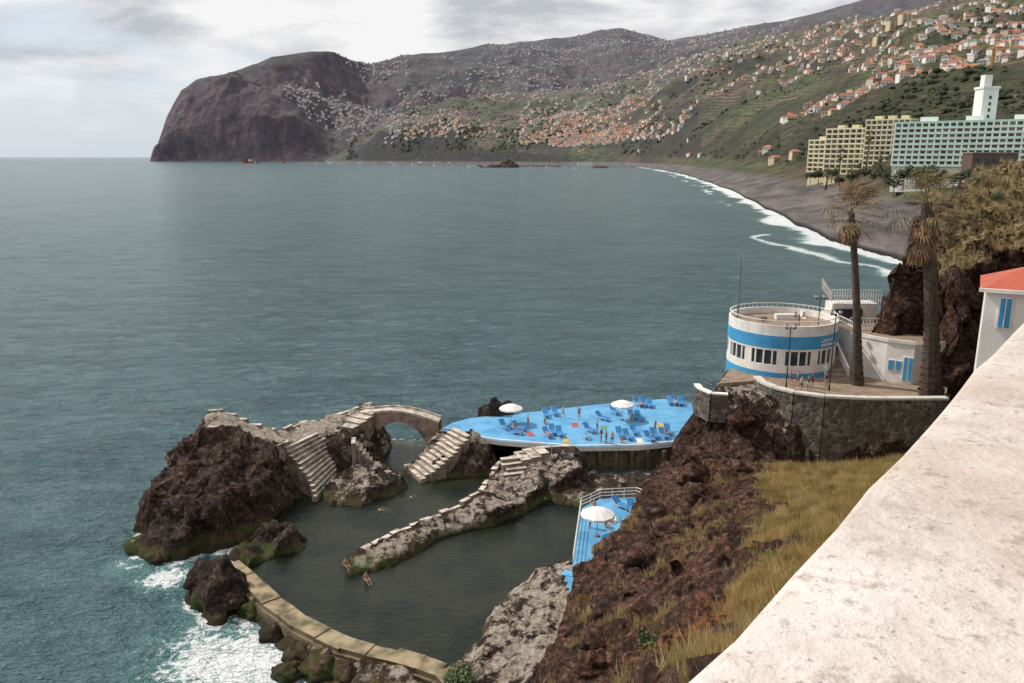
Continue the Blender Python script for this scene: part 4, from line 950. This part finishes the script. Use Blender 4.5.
for a_ in [(300,655,.2,1.3),(322,668,.4,1.4),(275,635,.1,1.1),(350,675,.6,1.3),(255,610,.3,1.2),(206,575,1.5,1.8),(225,600,1,1.4),(290,672,0,1.1),(160,560,0,1.2),(140,548,0,1.4)]: boulder(*a_)
for a_ in [(700,500,9,1.2),(670,540,9,1.5),(640,560,10,1.5),(610,600,11,1.2),(660,600,14,1.1),(600,640,13,1.0),(640,650,17,.8),(720,580,16,.9),(690,480,8,1.5),(720,455,9,1.7),(740,430,8,1.4),(700,430,9,1.6),(775,545,16,.6),(735,470,8,1.5),(625,625,14,.9),(680,625,18,.8),(590,660,13,.9),(655,520,8,1.2)]: boulder(*a_,(0,0,.9),True)

# ------------------------------------------------------------ light, sky, camera
SE=math.radians(46);SA=math.radians(-68)   # azimuth measured from +Y towards +X
w=bpy.data.worlds.new('World');sc.world=w;w.use_nodes=True;nt=w.node_tree;bg=nt.nodes['Background'];bg.inputs[1].default_value=.1
sky=nt.nodes.new('ShaderNodeTexSky');sky.sky_type='NISHITA';sky.sun_disc=False;sky.sun_elevation=SE;sky.sun_rotation=SA%(2*math.pi);sky.dust_density=2
tc=nt.nodes.new('ShaderNodeTexCoord');mp=nt.nodes.new('ShaderNodeMapping');mp.inputs['Scale'].default_value=(1,1,3.2);nt.links.new(tc.outputs['Generated'],mp.inputs[0])
nz=nt.nodes.new('ShaderNodeTexNoise');nz.inputs['Scale'].default_value=5.6;nz.inputs['Detail'].default_value=6;nz.inputs['Roughness'].default_value=.55;nz.inputs['Distortion'].default_value=.25;nt.links.new(mp.outputs[0],nz.inputs['Vector'])
cr=nt.nodes.new('ShaderNodeValToRGB');e=cr.color_ramp.elements;e[0].position=.39;e[0].color=(.52,.54,.585,1);e[1].position=.57;e[1].color=(.94,.93,.925,1);nt.links.new(nz.outputs['Fac'],cr.inputs[0])
ml=nt.nodes.new('ShaderNodeMix');ml.data_type='RGBA';ml.blend_type='MULTIPLY';ml.inputs[0].default_value=1;nt.links.new(cr.outputs[0],ml.inputs[6]);ml.inputs[7].default_value=(10,10,10,1)
sx_=nt.nodes.new('ShaderNodeSeparateXYZ');nt.links.new(tc.outputs['Generated'],sx_.inputs[0])
n2=nt.nodes.new('ShaderNodeTexNoise');n2.inputs['Scale'].default_value=3.6;n2.inputs['Detail'].default_value=6;nt.links.new(mp.outputs[0],n2.inputs['Vector'])
ad=nt.nodes.new('ShaderNodeMath');ad.operation='MULTIPLY_ADD';nt.links.new(n2.outputs['Fac'],ad.inputs[0]);ad.inputs[1].default_value=.36;nt.links.new(sx_.outputs[2],ad.inputs[2])
c2=nt.nodes.new('ShaderNodeValToRGB');e=c2.color_ramp.elements;e[0].position=.23;e[0].color=(0,0,0,1);e[1].position=.28;e[1].color=(.95,.95,.95,1);nt.links.new(ad.outputs[0],c2.inputs[0])
hm=nt.nodes.new('ShaderNodeMix');hm.data_type='RGBA';hm.inputs[0].default_value=.8;nt.links.new(sky.outputs[0],hm.inputs[6]);hm.inputs[7].default_value=(7.2,8.0,8.9,1)
mx=nt.nodes.new('ShaderNodeMix');mx.data_type='RGBA';nt.links.new(c2.outputs[0],mx.inputs[0]);nt.links.new(hm.outputs[2],mx.inputs[6]);nt.links.new(ml.outputs[2],mx.inputs[7]);nt.links.new(mx.outputs[2],bg.inputs[0])
L=bpy.data.lights.new('sun','SUN');L.energy=3.8;L.angle=math.radians(1.2);L.color=(1,.93,.83);lo=bpy.data.objects.new('sun',L);sc.collection.objects.link(lo)
sd=Vector((math.sin(SA)*math.cos(SE),math.cos(SA)*math.cos(SE),math.sin(SE)));lo.rotation_euler=sd.to_track_quat('Z','Y').to_euler()
cd=bpy.data.cameras.new('camera');cd.sensor_width=36;cd.lens=F/1024*36;cd.clip_start=.05;cd.clip_end=120000;co=bpy.data.objects.new('camera',cd);sc.collection.objects.link(co)
co.location=(0,0,H);co.rotation_euler=(math.pi/2-P,0,0);sc.camera=co
sc.view_settings.view_transform='Standard';sc.view_settings.look='None';sc.view_settings.exposure=0
